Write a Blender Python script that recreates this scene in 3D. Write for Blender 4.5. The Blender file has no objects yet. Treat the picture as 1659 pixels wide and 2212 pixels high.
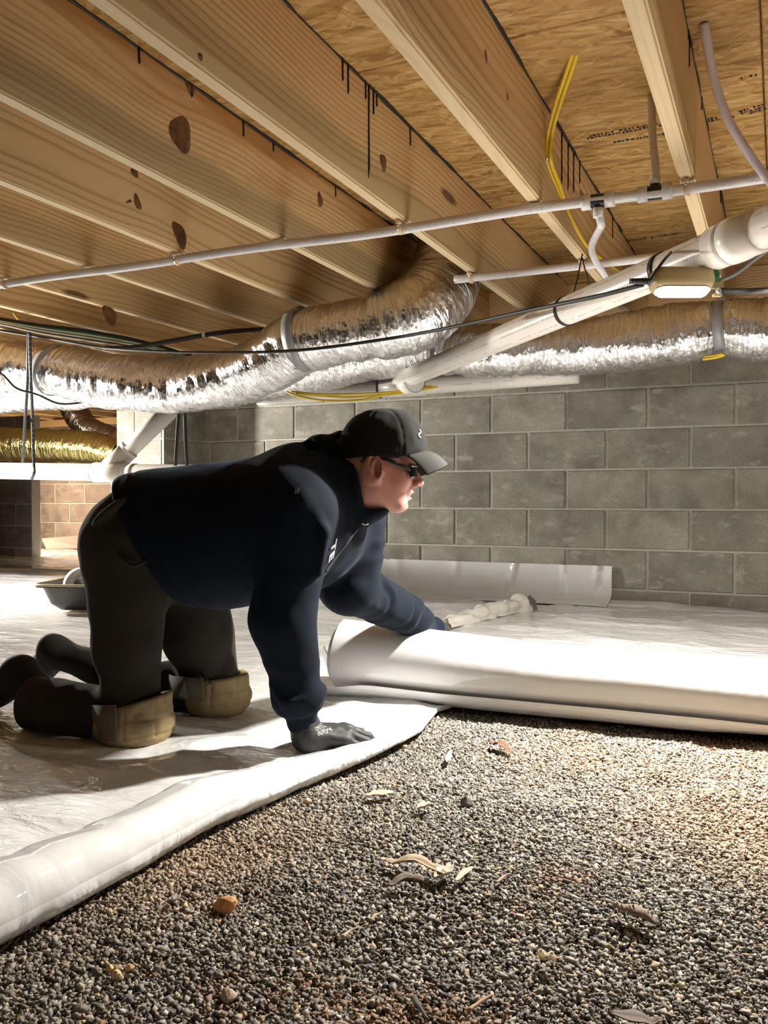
import bpy, bmesh, math, random
import numpy as np
from mathutils import Vector, Matrix

S = bpy.context.scene
COL = S.collection
PI = math.pi

# ------------------------------------------------------------------ camera
FPX = 1875.5            # focal length in pixels of the 1659x2212 frame
YAW, PITCH, CAMH = 0.4286, 0.0167, 0.56
cd = bpy.data.cameras.new('camera')
cam = bpy.data.objects.new('camera', cd); COL.objects.link(cam)
cam.location = (0, 0, CAMH)
cam.rotation_euler = (PI/2 - PITCH, 0, YAW)
cd.sensor_fit = 'VERTICAL'; cd.sensor_height = 36.0; cd.lens = FPX/2212*36.0
cd.clip_start = 0.02; cd.clip_end = 60
S.camera = cam

# ------------------------------------------------------------------ world + exposure
w = bpy.data.worlds.new('world'); S.world = w; w.use_nodes = True
w.node_tree.nodes['Background'].inputs[0].default_value = (1.0, 0.9, 0.78, 1)
w.node_tree.nodes['Background'].inputs[1].default_value = 0.02
S.view_settings.view_transform = 'Standard'; S.view_settings.look = 'None'
S.view_settings.gamma = 1.0; S.view_settings.use_curve_mapping = False
S.view_settings.exposure = 0.76
S.cycles.max_bounces = 9; S.cycles.diffuse_bounces = 4; S.cycles.glossy_bounces = 4
S.cycles.use_adaptive_sampling = True; S.cycles.adaptive_threshold = 0.05
S.cycles.sample_clamp_indirect = 6.0
S.cycles.caustics_reflective = False; S.cycles.caustics_refractive = False

# lamps of the work-light string: (x, y, z, watts, colour, aim)
KEY_W, LEFT_W, RIGHT_W, FAR_W = 56, 70, 9, 28

# ------------------------------------------------------------------ helpers
cY, sY, cP, sP = math.cos(YAW), math.sin(YAW), math.cos(PITCH), math.sin(PITCH)
def Q(px, py, Z):
    """pixel at forward distance Z -> point in the un-turned (camera heading = +y) frame"""
    x = (px-829.5)/FPX*Z; v = -(py-1106)/FPX*Z
    return np.array([x, Z*cP + v*sP, CAMH - Z*sP + v*cP])
def turn(p):
    return np.array([p[0]*cY - p[1]*sY, p[0]*sY + p[1]*cY, p[2]])
def P(px, py, Z): return turn(Q(px, py, Z))
def ground(px, py, z=0.0):
    d = Q(px, py, 1.0) - np.array([0, 0, CAMH])
    t = (z-CAMH)/d[2]
    return turn(np.array([0, 0, CAMH]) + d*t)

_h = np.random.RandomState(7).rand(65536)
def vnoise(p):
    """3D value noise in -1..1, p (...,3)"""
    i = np.floor(p).astype(np.int64); f = p - i; f = f*f*(3-2*f)
    def H(dx, dy, dz):
        return _h[((i[..., 0]+dx)*73856093 ^ (i[..., 1]+dy)*19349663 ^ (i[..., 2]+dz)*83492791) & 65535]
    x, y, z = f[..., 0], f[..., 1], f[..., 2]
    def L(a, b, t): return a + (b-a)*t
    return 2*L(L(L(H(0,0,0), H(1,0,0), x), L(H(0,1,0), H(1,1,0), x), y),
               L(L(H(0,0,1), H(1,0,1), x), L(H(0,1,1), H(1,1,1), x), y), z) - 1
def fbm(p, o=3):
    a, s = 1.0, 0.0
    for k in range(o):
        s = s + a*vnoise(p*2**k + 17.3*k); a *= .5
    return s

def mesh(name, v, f, uv=None, col=None, smooth=True):
    """v (N,3); f list/array of faces; uv per loop; col per vertex"""
    me = bpy.data.meshes.new(name)
    v = np.asarray(v, dtype=np.float32)
    if isinstance(f, np.ndarray):
        n, k = f.shape
        me.vertices.add(len(v)); me.vertices.foreach_set('co', v.ravel())
        me.loops.add(n*k); me.loops.foreach_set('vertex_index', f.astype(np.int32).ravel())
        me.polygons.add(n); me.polygons.foreach_set('loop_start', np.arange(0, n*k, k, dtype=np.int32))
        me.update(calc_edges=True)
    else:
        me.from_pydata([tuple(map(float, q)) for q in v], [], [tuple(map(int, q)) for q in f])
    if smooth: me.polygons.foreach_set('use_smooth', np.ones(len(me.polygons), dtype=bool))
    if uv is not None:
        l = me.uv_layers.new(name='UVMap'); l.data.foreach_set('uv', np.asarray(uv, np.float32).ravel())
    if col is not None:
        a = me.color_attributes.new('Col', 'FLOAT_COLOR', 'POINT')
        a.data.foreach_set('color', np.asarray(col, np.float32).ravel())
    me.update()
    return me

def link(name, me, mat=None, parent=None, loc=None, rotz=None):
    o = bpy.data.objects.new(name, me); COL.objects.link(o)
    if mat is not None and me is not None and not me.materials: me.materials.append(mat)
    if parent is not None: o.parent = parent
    if loc is not None: o.location = [float(q) for q in loc]
    if rotz is not None: o.rotation_euler = (0, 0, rotz)
    return o
def tag(o, label=None, cat=None, group=None, kind=None):
    if label: o['label'] = label
    if cat: o['category'] = cat
    if group: o['group'] = group
    if kind: o['kind'] = kind
    return o
def empty(name, label, cat, loc=(0, 0, 0), group=None, rotz=0.0):
    o = bpy.data.objects.new(name, None); COL.objects.link(o)
    o.location = [float(q) for q in loc]; o.rotation_euler = (0, 0, rotz); o.empty_display_size = .05
    return tag(o, label, cat, group)

class MB:
    """collects pieces into one mesh (faces as lists)"""
    def __init__(s): s.v = []; s.f = []; s.uv = []
    def add(s, v, f, uv=None):
        n = len(s.v); s.v += [tuple(q) for q in v]
        for k, q in enumerate(f):
            s.f.append([n+i for i in q])
            s.uv += (uv[k] if uv is not None else [(0, 0)]*len(q))
        return s
    def box(s, c, h, R=None):
        c = np.array(c, float); V = []
        for z in (-1, 1):
            for x, y in ((-1, -1), (1, -1), (1, 1), (-1, 1)):
                d = np.array([x*h[0], y*h[1], z*h[2]])
                if R is not None: d = R @ d
                V.append(c+d)
        return s.add(V, [(0,3,2,1), (4,5,6,7), (0,1,5,4), (1,2,6,5), (2,3,7,6), (3,0,4,7)])
    def tube(s, path, r, seg=12, caps=True, flat=1.0, up=None):
        v, f, uv = tube(path, r, seg, caps, flat, up); return s.add(v, f, uv)
    def ribbon(s, pts, nrm, wd, wdir, th=.0012):
        """flat band along pts; nrm per point; width wd along wdir"""
        pts = [np.array(q, float) for q in pts]; V = []; F = []
        for q, n in zip(pts, nrm):
            n = np.array(n, float); n /= np.linalg.norm(n); wv = np.array(wdir, float)*wd/2
            V += [q-wv+n*th, q+wv+n*th, q+wv-n*th, q-wv-n*th]
        for i in range(len(pts)-1):
            for k in range(4):
                F.append((4*i+k, 4*i+(k+1) % 4, 4*i+4+(k+1) % 4, 4*i+4+k))
        F += [(3, 2, 1, 0), tuple(4*(len(pts)-1)+k for k in range(4))]
        return s.add(V, F)
    def obj(s, name, mat, parent=None, loc=None, smooth=True, origin=None, rotz=None):
        v = np.array(s.v, dtype=float)
        if origin is not None: v = v - np.array(origin)
        me = mesh(name, v, s.f, uv=s.uv, smooth=smooth)
        return link(name, me, mat, parent, loc if loc is not None else origin, rotz)

def smooth_path(pts, n=8):
    """Catmull-Rom resample; pts (k, m)"""
    p = np.array(pts, float); p = np.vstack([2*p[0]-p[1], p, 2*p[-1]-p[-2]]); out = []
    for i in range(1, len(p)-2):
        for t in np.linspace(0, 1, n, endpoint=False):
            a, b, c, d = p[i-1:i+3]
            out.append(.5*((2*b) + (c-a)*t + (2*a-5*b+4*c-d)*t*t + (3*b-a-3*c+d)*t**3))
    out.append(p[-2]); return np.array(out)

def frames(path, up=None):
    path = np.asarray(path, float); T = np.gradient(path, axis=0)
    T /= np.linalg.norm(T, axis=1)[:, None] + 1e-12
    u = np.array([0, 0, 1.0]) if up is None else np.array(up, float)
    if abs(T[0] @ u) > .95: u = np.array([0, 1.0, 0])
    A = []; a = u - T[0]*(u @ T[0]); a /= np.linalg.norm(a)
    for t in T:
        a = a - t*(a @ t); a /= np.linalg.norm(a)+1e-12; A.append(a.copy())
    A = np.array(A); B = np.cross(T, A); return T, A, B

def tube(path, r, seg=12, caps=True, flat=1.0, up=None):
    path = np.asarray(path, float); n = len(path)
    r = np.broadcast_to(np.asarray(r, float), (n,))
    T, A, B = frames(path, up)
    L = np.concatenate([[0], np.cumsum(np.linalg.norm(np.diff(path, axis=0), axis=1))])
    th = np.arange(seg)/seg*2*PI
    V = (path[:, None] + r[:, None, None]*(np.cos(th)[None, :, None]*A[:, None]*flat + np.sin(th)[None, :, None]*B[:, None])).reshape(-1, 3)
    F = []; UV = []
    for i in range(n-1):
        for k in range(seg):
            k2 = (k+1) % seg
            F.append((i*seg+k, i*seg+k2, (i+1)*seg+k2, (i+1)*seg+k))
            UV.append([(L[i], k/seg), (L[i], (k+1)/seg), (L[i+1], (k+1)/seg), (L[i+1], k/seg)])
    if caps:
        F.append(tuple(range(seg-1, -1, -1))); UV.append([(L[0], 0)]*seg)
        F.append(tuple((n-1)*seg+k for k in range(seg))); UV.append([(L[-1], 0)]*seg)
    return V, F, UV

def bevel_mesh(name, dims, bev, seg=1, jitter=0.0, seed=0):
    """a box centred at 0 with bevelled edges"""
    bm = bmesh.new(); bmesh.ops.create_cube(bm, size=1.0)
    for q in bm.verts: q.co = Vector((q.co.x*dims[0], q.co.y*dims[1], q.co.z*dims[2]))
    bmesh.ops.bevel(bm, geom=bm.edges[:], offset=bev, segments=seg, affect='EDGES', profile=.6)
    if jitter:
        rr = random.Random(seed)
        for q in bm.verts: q.co += Vector((rr.uniform(-1, 1), rr.uniform(-1, 1), rr.uniform(-1, 1)))*jitter
    me = bpy.data.meshes.new(name); bm.to_mesh(me); bm.free()
    return me

# ------------------------------------------------------------------ node helper + materials
class NT:
    def __init__(s, name):
        s.m = bpy.data.materials.new(name); s.m.use_nodes = True
        s.t = s.m.node_tree; s.b = s.t.nodes['Principled BSDF']
    def n(s, typ, ins=None, out=0, **at):
        q = s.t.nodes.new('ShaderNode'+typ)
        for k, v in at.items(): setattr(q, k, v)
        for k, v in (ins or {}).items(): s.set(q.inputs[k], v)
        return q.outputs[out]
    def set(s, sock, v):
        if isinstance(v, bpy.types.NodeSocket): s.t.links.new(v, sock)
        else:
            if sock.type == 'RGBA' and len(v) == 3: v = (*v, 1)
            sock.default_value = v
    def math(s, op, a, b=0.0, c=None, clamp=False):
        q = s.t.nodes.new('ShaderNodeMath'); q.operation = op; q.use_clamp = clamp
        s.set(q.inputs[0], a); s.set(q.inputs[1], b)
        if c is not None: s.set(q.inputs[2], c)
        return q.outputs[0]
    def vm(s, op, a, b=(0, 0, 0), out=0):
        q = s.t.nodes.new('ShaderNodeVectorMath'); q.operation = op
        s.set(q.inputs[0], a)
        if op == 'SCALE': s.set(q.inputs[3], b)
        elif op != 'LENGTH': s.set(q.inputs[1], b)
        return q.outputs['Value'] if op in ('LENGTH', 'DOT_PRODUCT', 'DISTANCE') else q.outputs[0]
    def xyz(s, x=0.0, y=0.0, z=0.0): return s.n('CombineXYZ', {0: x, 1: y, 2: z})
    def sep(s, v):
        q = s.t.nodes.new('ShaderNodeSeparateXYZ'); s.set(q.inputs[0], v); return q.outputs
    def mix(s, f, a, b, blend='MIX'):
        q = s.t.nodes.new('ShaderNodeMix'); q.data_type = 'RGBA'; q.blend_type = blend
        s.set(q.inputs[0], f); s.set(q.inputs[6], a); s.set(q.inputs[7], b); return q.outputs[2]
    def ramp(s, f, stops, interp='LINEAR'):
        q = s.t.nodes.new('ShaderNodeValToRGB'); s.set(q.inputs[0], f); r = q.color_ramp; r.interpolation = interp
        while len(r.elements) < len(stops): r.elements.new(.5)
        for e, (p, c) in zip(r.elements, stops):
            e.position = p; e.color = (*c, 1) if len(c) == 3 else c
        return q.outputs[0]
    def step(s, f, a, b):
        q = s.t.nodes.new('ShaderNodeMapRange'); s.set(q.inputs[0], f); q.inputs[1].default_value = a; q.inputs[2].default_value = b
        return q.outputs[0]
    def noise(s, vec, scale, detail=3.0, rough=.55, out=0, dist=0.0):
        return s.n('TexNoise', {'Vector': vec, 'Scale': scale, 'Detail': detail, 'Roughness': rough, 'Distortion': dist}, out=out)
    def coord(s, o='Object'):
        return s.t.nodes.new('ShaderNodeTexCoord').outputs[o]
    def rand(s): return s.t.nodes.new('ShaderNodeObjectInfo').outputs['Random']
    def bump(s, h, strength=.3, dist=.005, normal=None):
        ins = {'Height': h, 'Strength': strength, 'Distance': dist}
        if normal is not None: ins['Normal'] = normal
        return s.n('Bump', ins)
    def bsdf(s, **k):
        names = {'color': 'Base Color', 'rough': 'Roughness', 'metal': 'Metallic', 'normal': 'Normal', 'coat': 'Coat Weight', 'coat_rough': 'Coat Roughness',
                 'sheen': 'Sheen Weight', 'sheen_rough': 'Sheen Roughness', 'sheen_tint': 'Sheen Tint', 'spec': 'Specular IOR Level', 'trans': 'Transmission Weight', 'emit': 'Emission Color',
                 'emit_s': 'Emission Strength', 'sss': 'Subsurface Weight', 'sss_r': 'Subsurface Radius', 'sss_s': 'Subsurface Scale', 'alpha': 'Alpha'}
        for a, v in k.items(): s.set(s.b.inputs[names[a]], v)
        return s.m

def plain(name, color, rough=.5, metal=0.0, bump=0.0, bscale=200, var=.12, vscale=20, **k):
    t = NT(name); co = t.coord()
    n1 = t.noise(co, vscale, 4)
    c = t.mix(n1, tuple(q*(1-var) for q in color), tuple(min(1, q*(1+var)) for q in color))
    if bump: k['normal'] = t.bump(t.noise(co, bscale, 3), bump, .002)
    return t.bsdf(color=c, rough=rough, metal=metal, **k)

def mat_wood(name, early=(.78, .56, .30), late=(.43, .245, .10), grey=.35, ringf=70.0):
    t = NT(name); co = t.coord()
    prop = lambda nm: t.n('Attribute', out=2, attribute_type='OBJECT', attribute_name=nm)
    R = prop('grain_seed'); x, y, z = t.sep(co)
    off = t.math('MULTIPLY', R, 61.7)
    yv = t.math('ADD', y, off)
    kv = t.xyz(t.math('MULTIPLY', x, 0.4), t.math('MULTIPLY', yv, 1.25), t.math('MULTIPLY', z, 5.2))
    kd = t.n('TexVoronoi', {'Vector': kv, 'Scale': 1.0, 'Randomness': .9}, out=0)
    knot = t.step(kd, .115, .07)
    kwarp = t.math('MULTIPLY', t.step(kd, .42, .05), .022)
    low = t.noise(t.xyz(t.math('MULTIPLY', off, 1.3), t.math('MULTIPLY', yv, .55), t.math('MULTIPLY', z, .8)), 1.0, 2)
    low2 = t.noise(t.xyz(t.math('MULTIPLY', x, 6), t.math('MULTIPLY', yv, 2.2), t.math('MULTIPLY', z, 6)), 1.0, 2)
    warp = t.math('ADD', t.math('MULTIPLY', t.math('SUBTRACT', low, .5), .22), t.math('MULTIPLY', t.math('SUBTRACT', low2, .5), .02))
    px = t.math('ADD', x, t.math('MULTIPLY_ADD', R, .06, .03))
    pz = t.math('ADD', t.math('ADD', z, t.math('MULTIPLY', t.math('SUBTRACT', t.math('FRACT', t.math('MULTIPLY', R, 7.13)), .5), .34)), t.math('ADD', warp, kwarp))
    r = t.vm('LENGTH', t.xyz(px, 0.0, pz))
    ring = t.math('FRACT', t.math('MULTIPLY', r, ringf))
    line = t.ramp(ring, [(0, (.25,)*3), (.12, (0,)*3), (.55, (.12,)*3), (.86, (1,)*3), (1, (.3,)*3)])
    fib = t.noise(t.xyz(t.math('MULTIPLY', x, 260), t.math('MULTIPLY', yv, 5), t.math('MULTIPLY', z, 260)), 1.0, 3)
    fade = t.noise(t.xyz(x, t.math('MULTIPLY', yv, .8), t.math('MULTIPLY', z, 7)), 1.0, 3)
    c = t.mix(t.math('MULTIPLY', line, t.step(fade, .15, .6)), early, late)
    c = t.mix(t.math('MULTIPLY', fib, .35), c, tuple(q*.62 for q in early))
    # pressure-treated greenish band along lower part of some boards, orange water stain along the top of others
    band = t.math('MULTIPLY', t.step(t.math('ADD', z, t.math('MULTIPLY', t.noise(t.xyz(0.0, t.math('MULTIPLY', yv, 2.5), t.math('MULTIPLY', z, 30)), 1, 2), .05)), .0, -.03), prop('treated'))
    c = t.mix(t.math('MULTIPLY', band, .6), c, (.30, .245, .135))
    st = t.noise(t.xyz(0.0, t.math('MULTIPLY', yv, 1.1), t.math('MULTIPLY', z, 9)), 1, 4, .6)
    st = t.math('MULTIPLY', t.step(t.math('ADD', st, t.math('MULTIPLY', z, 1.5)), .50, .72), prop('stained'))
    c = t.mix(t.math('MULTIPLY', st, .72), c, (.36, .14, .02))
    c = t.mix(t.math('MULTIPLY', knot, .85), c, (.10, .04, .018))
    # pale planed lower edge, with bounce light from below painted in
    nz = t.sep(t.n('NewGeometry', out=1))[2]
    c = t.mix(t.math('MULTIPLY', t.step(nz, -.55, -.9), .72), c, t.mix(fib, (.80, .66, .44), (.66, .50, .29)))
    h = t.math('ADD', t.math('MULTIPLY', line, -.5), fib)
    return t.bsdf(color=c, rough=.62, normal=t.bump(h, .22, .002), spec=.3)

def mat_osb():
    t = NT('osb'); co = t.coord(); x, y, z = t.sep(co)
    off = t.math('MULTIPLY', t.rand(), 37.0)
    c = None
    base = t.xyz(t.math('ADD', x, off), y, 0.0)
    cols = []
    for k, (ang, sx, sy) in enumerate(((.12, 7, 62), (-.28, 9, 75), (.75, 12, 70), (-1.0, 13, 80))):
        q = t.t.nodes.new('ShaderNodeVectorRotate'); q.rotation_type = 'Z_AXIS'; t.set(q.inputs[0], base); q.inputs['Angle'].default_value = ang
        rx, ry, _ = t.sep(q.outputs[0])
        wv = t.noise(base, 9, 2)
        v = t.xyz(t.math('MULTIPLY', rx, sx), t.math('ADD', t.math('MULTIPLY', ry, sy), t.math('MULTIPLY', wv, .7)), 3.1*k)
        vc = t.n('TexVoronoi', {'Vector': v, 'Scale': 1.0}, out=1)
        vd = t.n('TexVoronoi', {'Vector': v, 'Scale': 1.0}, out=0)
        cols.append((t.sep(vc), vd))
    pick = t.noise(base, 16, 2)
    g1, g2 = cols[0][0][0], cols[1][0][1]
    a = t.math('MULTIPLY_ADD', g1, .5, t.math('MULTIPLY', g2, .5))
    b = t.math('MULTIPLY_ADD', cols[2][0][0], .5, t.math('MULTIPLY', cols[3][0][1], .5))
    g = t.n('Mix', {0: t.step(pick, .5, .62), 2: a, 3: b}, data_type='FLOAT')
    fine = t.noise(t.xyz(t.math('MULTIPLY', x, 40), t.math('MULTIPLY', y, 330), 0.0), 1, 3)
    g = t.math('ADD', g, t.math('MULTIPLY', t.math('SUBTRACT', fine, .5), .55))
    c = t.ramp(g, [(.1, (.24, .12, .03)), (.32, (.38, .22, .07)), (.55, (.49, .30, .11)), (.78, (.58, .38, .155)), (.95, (.68, .49, .24))])
    big = t.noise(base, 2.2, 3)
    c = t.mix(t.step(big, .4, .75), c, t.mix(.6, c, (.42, .24, .07)))
    return t.bsdf(color=c, rough=.6, normal=t.bump(g, .3, .002), spec=.3)

def mat_block(name='concrete_block', ca=(.26, .245, .205), cb=(.37, .35, .30), pale=(.50, .485, .43)):
    t = NT(name); co = t.coord(); R = t.rand()
    v = t.vm('ADD', co, t.xyz(t.math('MULTIPLY', R, 91.0), 0.0, t.math('MULTIPLY', R, 33.0)))
    big = t.noise(v, 5.5, 4, .6); fine = t.noise(v, 170, 3, .7); mid = t.noise(v, 42, 4, .65)
    c = t.mix(t.step(big, .38, .64), ca, cb)
    c = t.mix(t.math('MULTIPLY', R, .5), c, tuple(q*.72 for q in ca))
    c = t.mix(t.math('MULTIPLY', t.step(fine, .52, .72), .28), c, pale)
    c = t.mix(t.math('MULTIPLY', t.step(fine, .44, .28), .5), c, (.08, .072, .06))
    dk = t.noise(v, 3.2, 4, .6)
    c = t.mix(t.math('MULTIPLY', t.step(dk, .50, .68), .55), c, tuple(q*.42 for q in ca))
    sm = t.noise(t.vm('MULTIPLY', v, (1, 1, 1.8)), 9, 5, .65)
    c = t.mix(t.math('MULTIPLY', t.step(sm, .56, .70), .6), c, pale)
    h = t.math('ADD', fine, t.math('MULTIPLY', mid, .6))
    return t.bsdf(color=c, rough=.92, normal=t.bump(h, .55, .004), spec=.15)

def mat_foil(name='foil', tint=(.93, .93, .95), rough=.17):
    t = NT(name); uv = t.coord('UV'); co = t.coord()
    u, v, _ = t.sep(uv)
    crump = t.xyz(t.math('MULTIPLY', u, 42), t.math('MULTIPLY', v, 5), 0.0)
    d1 = t.n('TexVoronoi', {'Vector': t.vm('ADD', crump, t.vm('SCALE', t.noise(co, 14, 2, out=1), 1.6)), 'Scale': 1.0}, out=0)
    d2 = t.noise(t.xyz(t.math('MULTIPLY', u, 85), t.math('MULTIPLY', v, 7), 0.0), 1.0, 4, .62, dist=.8)
    d3 = t.n('TexVoronoi', {'Vector': co, 'Scale': 60.0}, out=0, feature='F1')
    h = t.math('ADD', t.math('MULTIPLY', d1, .7), t.math('ADD', t.math('MULTIPLY', d2, 1.0), t.math('MULTIPLY', d3, .12)))
    # diamond scrim threads in the laminate
    g1 = t.math('ABSOLUTE', t.math('SUBTRACT', t.math('FRACT', t.math('MULTIPLY', t.math('ADD', u, t.math('MULTIPLY', v, .8)), 40)), .5))
    g2 = t.math('ABSOLUTE', t.math('SUBTRACT', t.math('FRACT', t.math('MULTIPLY', t.math('SUBTRACT', u, t.math('MULTIPLY', v, .8)), 40)), .5))
    thr = t.step(t.math('MINIMUM', g1, g2), .045, .02)
    c = t.mix(t.math('MULTIPLY', thr, .25), tint, tuple(q*.6 for q in tint))
    return t.bsdf(color=c, metal=1.0, rough=rough, normal=t.bump(h, .75, .012))

def mat_pipe(name, base, mark=(.12, .10, .09), rows=((.30, .012, 60.), (.42, .01, 45.)), scuff=.35, rough=.28, trans=0.0):
    """plastic pipe with rows of illegible print along its length (uv.x in metres, uv.y around)"""
    t = NT(name); uv = t.coord('UV'); u, v, _ = t.sep(uv); co = t.coord()
    c = t.mix(t.noise(co, 6, 3), base, tuple(q*.93 for q in base))
    for k, (vv, hw, fr) in enumerate(rows):
        inrow = t.step(t.math('ABSOLUTE', t.math('SUBTRACT', v, vv)), hw, hw*.8)
        gl = t.step(t.noise(t.xyz(t.math('MULTIPLY', u, fr*4), t.math('MULTIPLY', v, 120), float(k)), 1.0, 2), .50, .56)
        wd = t.step(t.noise(t.xyz(t.math('MULTIPLY', u, fr*.35), float(k)*3.3, 0.0), 1.0, 1), .44, .50)
        c = t.mix(t.math('MULTIPLY', t.math('MULTIPLY', inrow, gl), t.math('MULTIPLY', wd, .8)), c, mark)
    if scuff:
        sc = t.noise(t.xyz(t.math('MULTIPLY', u, 55), t.math('MULTIPLY', v, 9), 0.0), 1.0, 4, .7)
        patch = t.step(t.noise(t.xyz(t.math('MULTIPLY', u, 2.5), t.math('MULTIPLY', v, 3), 5.0), 1.0, 2), .5, .66)
        c = t.mix(t.math('MULTIPLY', t.math('MULTIPLY', t.step(sc, .60, .68), patch), scuff*2), c, (.32, .24, .19))
    return t.bsdf(color=c, rough=rough, trans=trans, spec=.4)

def mat_sheet():
    t = NT('white_poly'); co = t.coord()
    x, y, z = t.sep(co)
    v = t.xyz(t.math('MULTIPLY', x, 5.5), t.math('MULTIPLY', y, 13), t.math('MULTIPLY', z, 8))
    n1 = t.noise(v, 1.0, 3, .5, dist=.9)
    n2 = t.noise(t.xyz(t.math('MULTIPLY', x, 22), t.math('MULTIPLY', y, 40), t.math('MULTIPLY', z, 25)), 1.0, 3, .55, dist=.7)
    patch = t.step(t.noise(co, 1.7, 2), .42, .62)
    h = t.math('ADD', n1, t.math('MULTIPLY', t.math('MULTIPLY', n2, patch), .6))
    h = t.math('MULTIPLY', h, t.math('SUBTRACT', 1.0, t.math('MULTIPLY', t.step(z, .026, .045), .82)))
    dirt = t.step(t.noise(co, 3.5, 5, .65), .55, .85)
    c = t.mix(t.math('MULTIPLY', dirt, .22), (.71, .71, .71), (.54, .49, .43))
    return t.bsdf(color=c, rough=.07, spec=.75, normal=t.bump(h, .62, .02))

M = {}
M['wood'] = mat_wood('joist_wood')
M['osb'] = mat_osb()
M['block'] = mat_block()
M['block_brown'] = mat_block('brown_block', (.20, .16, .14), (.30, .245, .215), (.40, .35, .31))
M['mortar'] = plain('mortar', (.42, .405, .36), .95, bump=.5, bscale=120, var=.25, vscale=30)
M['foil'] = mat_foil()
M['foil_yellow_lit'] = mat_foil('yellow_lit_foil', (.75, .62, .25), .22)  # yellow lamplight on the far duct painted into the foil tint
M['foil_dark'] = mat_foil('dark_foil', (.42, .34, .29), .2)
M['pvc'] = mat_pipe('white_pvc', (.82, .775, .72), rows=((.07, .012, 60.), (.19, .01, 45.), (.31, .012, 60.), (.44, .010, 50.), (.57, .012, 60.), (.69, .01, 45.), (.82, .012, 60.), (.94, .010, 50.)), scuff=.5)
M['pvc_fit'] = plain('pvc_fitting', (.80, .76, .70), .25, var=.04)
M['pex'] = mat_pipe('white_pex', (.82, .80, .82), (.36, .36, .40), rows=((.10, .05, 22.), (.35, .05, 22.), (.60, .05, 22.), (.85, .05, 22.)), scuff=0, rough=.3)
M['pex_clear'] = plain('translucent_pex', (.70, .64, .68), .25, var=.1)
M['black'] = plain('black_plastic', (.012, .012, .013), .42, var=.3)
M['rubber'] = plain('black_rubber_cord', (.02, .019, .019), .5, var=.3)
M['yellow'] = plain('yellow_cable_jacket', (.78, .56, .04), .38, var=.1)
M['green'] = plain('green_wire_jacket', (.03, .17, .08), .4, var=.2)
M['white_wire'] = plain('white_wire_jacket', (.72, .70, .66), .4, var=.1)
M['grey_strap'] = plain('grey_duct_strap', (.33, .33, .345), .45, var=.1, metal=.2)
M['blue'] = plain('blue_primer', (.03, .12, .30), .5)
M['clip'] = plain('tan_pipe_clip', (.72, .52, .34), .4, var=.1)
M['sheet'] = mat_sheet()
M['steel'] = plain('bright_steel', (.7, .7, .7), .25, metal=1.0)
M['tar'] = plain('black_adhesive', (.013, .012, .013), .45, var=.4, bump=.5, bscale=90)

# ------------------------------------------------------------------ levels of the room
JB, JH, JW = 1.381, .285, .0385       # joist bottoms, height, width
J0, JS = -.246, .400                  # left face of joist 0, spacing
OSBZ = JB + JH
YW, YF = 4.489, 6.95                  # block wall, far wall behind the opening
PXL = -3.298                          # right side of the block pilaster

# ------------------------------------------------------------------ floor (dirt)
def floor_h(x, y):
    p = np.stack([x, y, 0*x], -1)
    return .010*fbm(p*2.2, 3) + .004*fbm(p*9, 2)
def grid(x0, x1, y0, y1, nx, ny):
    xs, ys = np.linspace(x0, x1, nx), np.linspace(y0, y1, ny)
    X, Y = np.meshgrid(xs, ys); i = np.arange((nx)*(ny)).reshape(ny, nx)
    F = np.stack([i[:-1, :-1], i[:-1, 1:], i[1:, 1:], i[1:, :-1]], -1).reshape(-1, 4)
    return X.ravel(), Y.ravel(), F
t = NT('dirt'); co = t.coord()
c = t.mix(t.noise(co, 4, 4), (.17, .12, .08), (.34, .23, .145))
vd = t.n('TexVoronoi', {'Vector': co, 'Scale': 150.0}, out=1)
c = t.mix(.72, c, t.ramp(t.sep(vd)[0], [(0, (.04, .036, .03)), (.5, (.12, .10, .08)), (.8, (.21, .175, .135)), (1, (.38, .33, .26))]))
hh = t.n('TexVoronoi', {'Vector': co, 'Scale': 150.0}, out=0)
M['dirt'] = t.bsdf(color=c, rough=.95, normal=t.bump(hh, .9, .006), spec=.15)
X, Y, F = grid(-10.5, 5.5, -4.5, 8, 321, 251)
tag(link('floor', mesh('floor', np.stack([X, Y, floor_h(X, Y)-.012], -1), F), M['dirt']), kind='structure')

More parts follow.
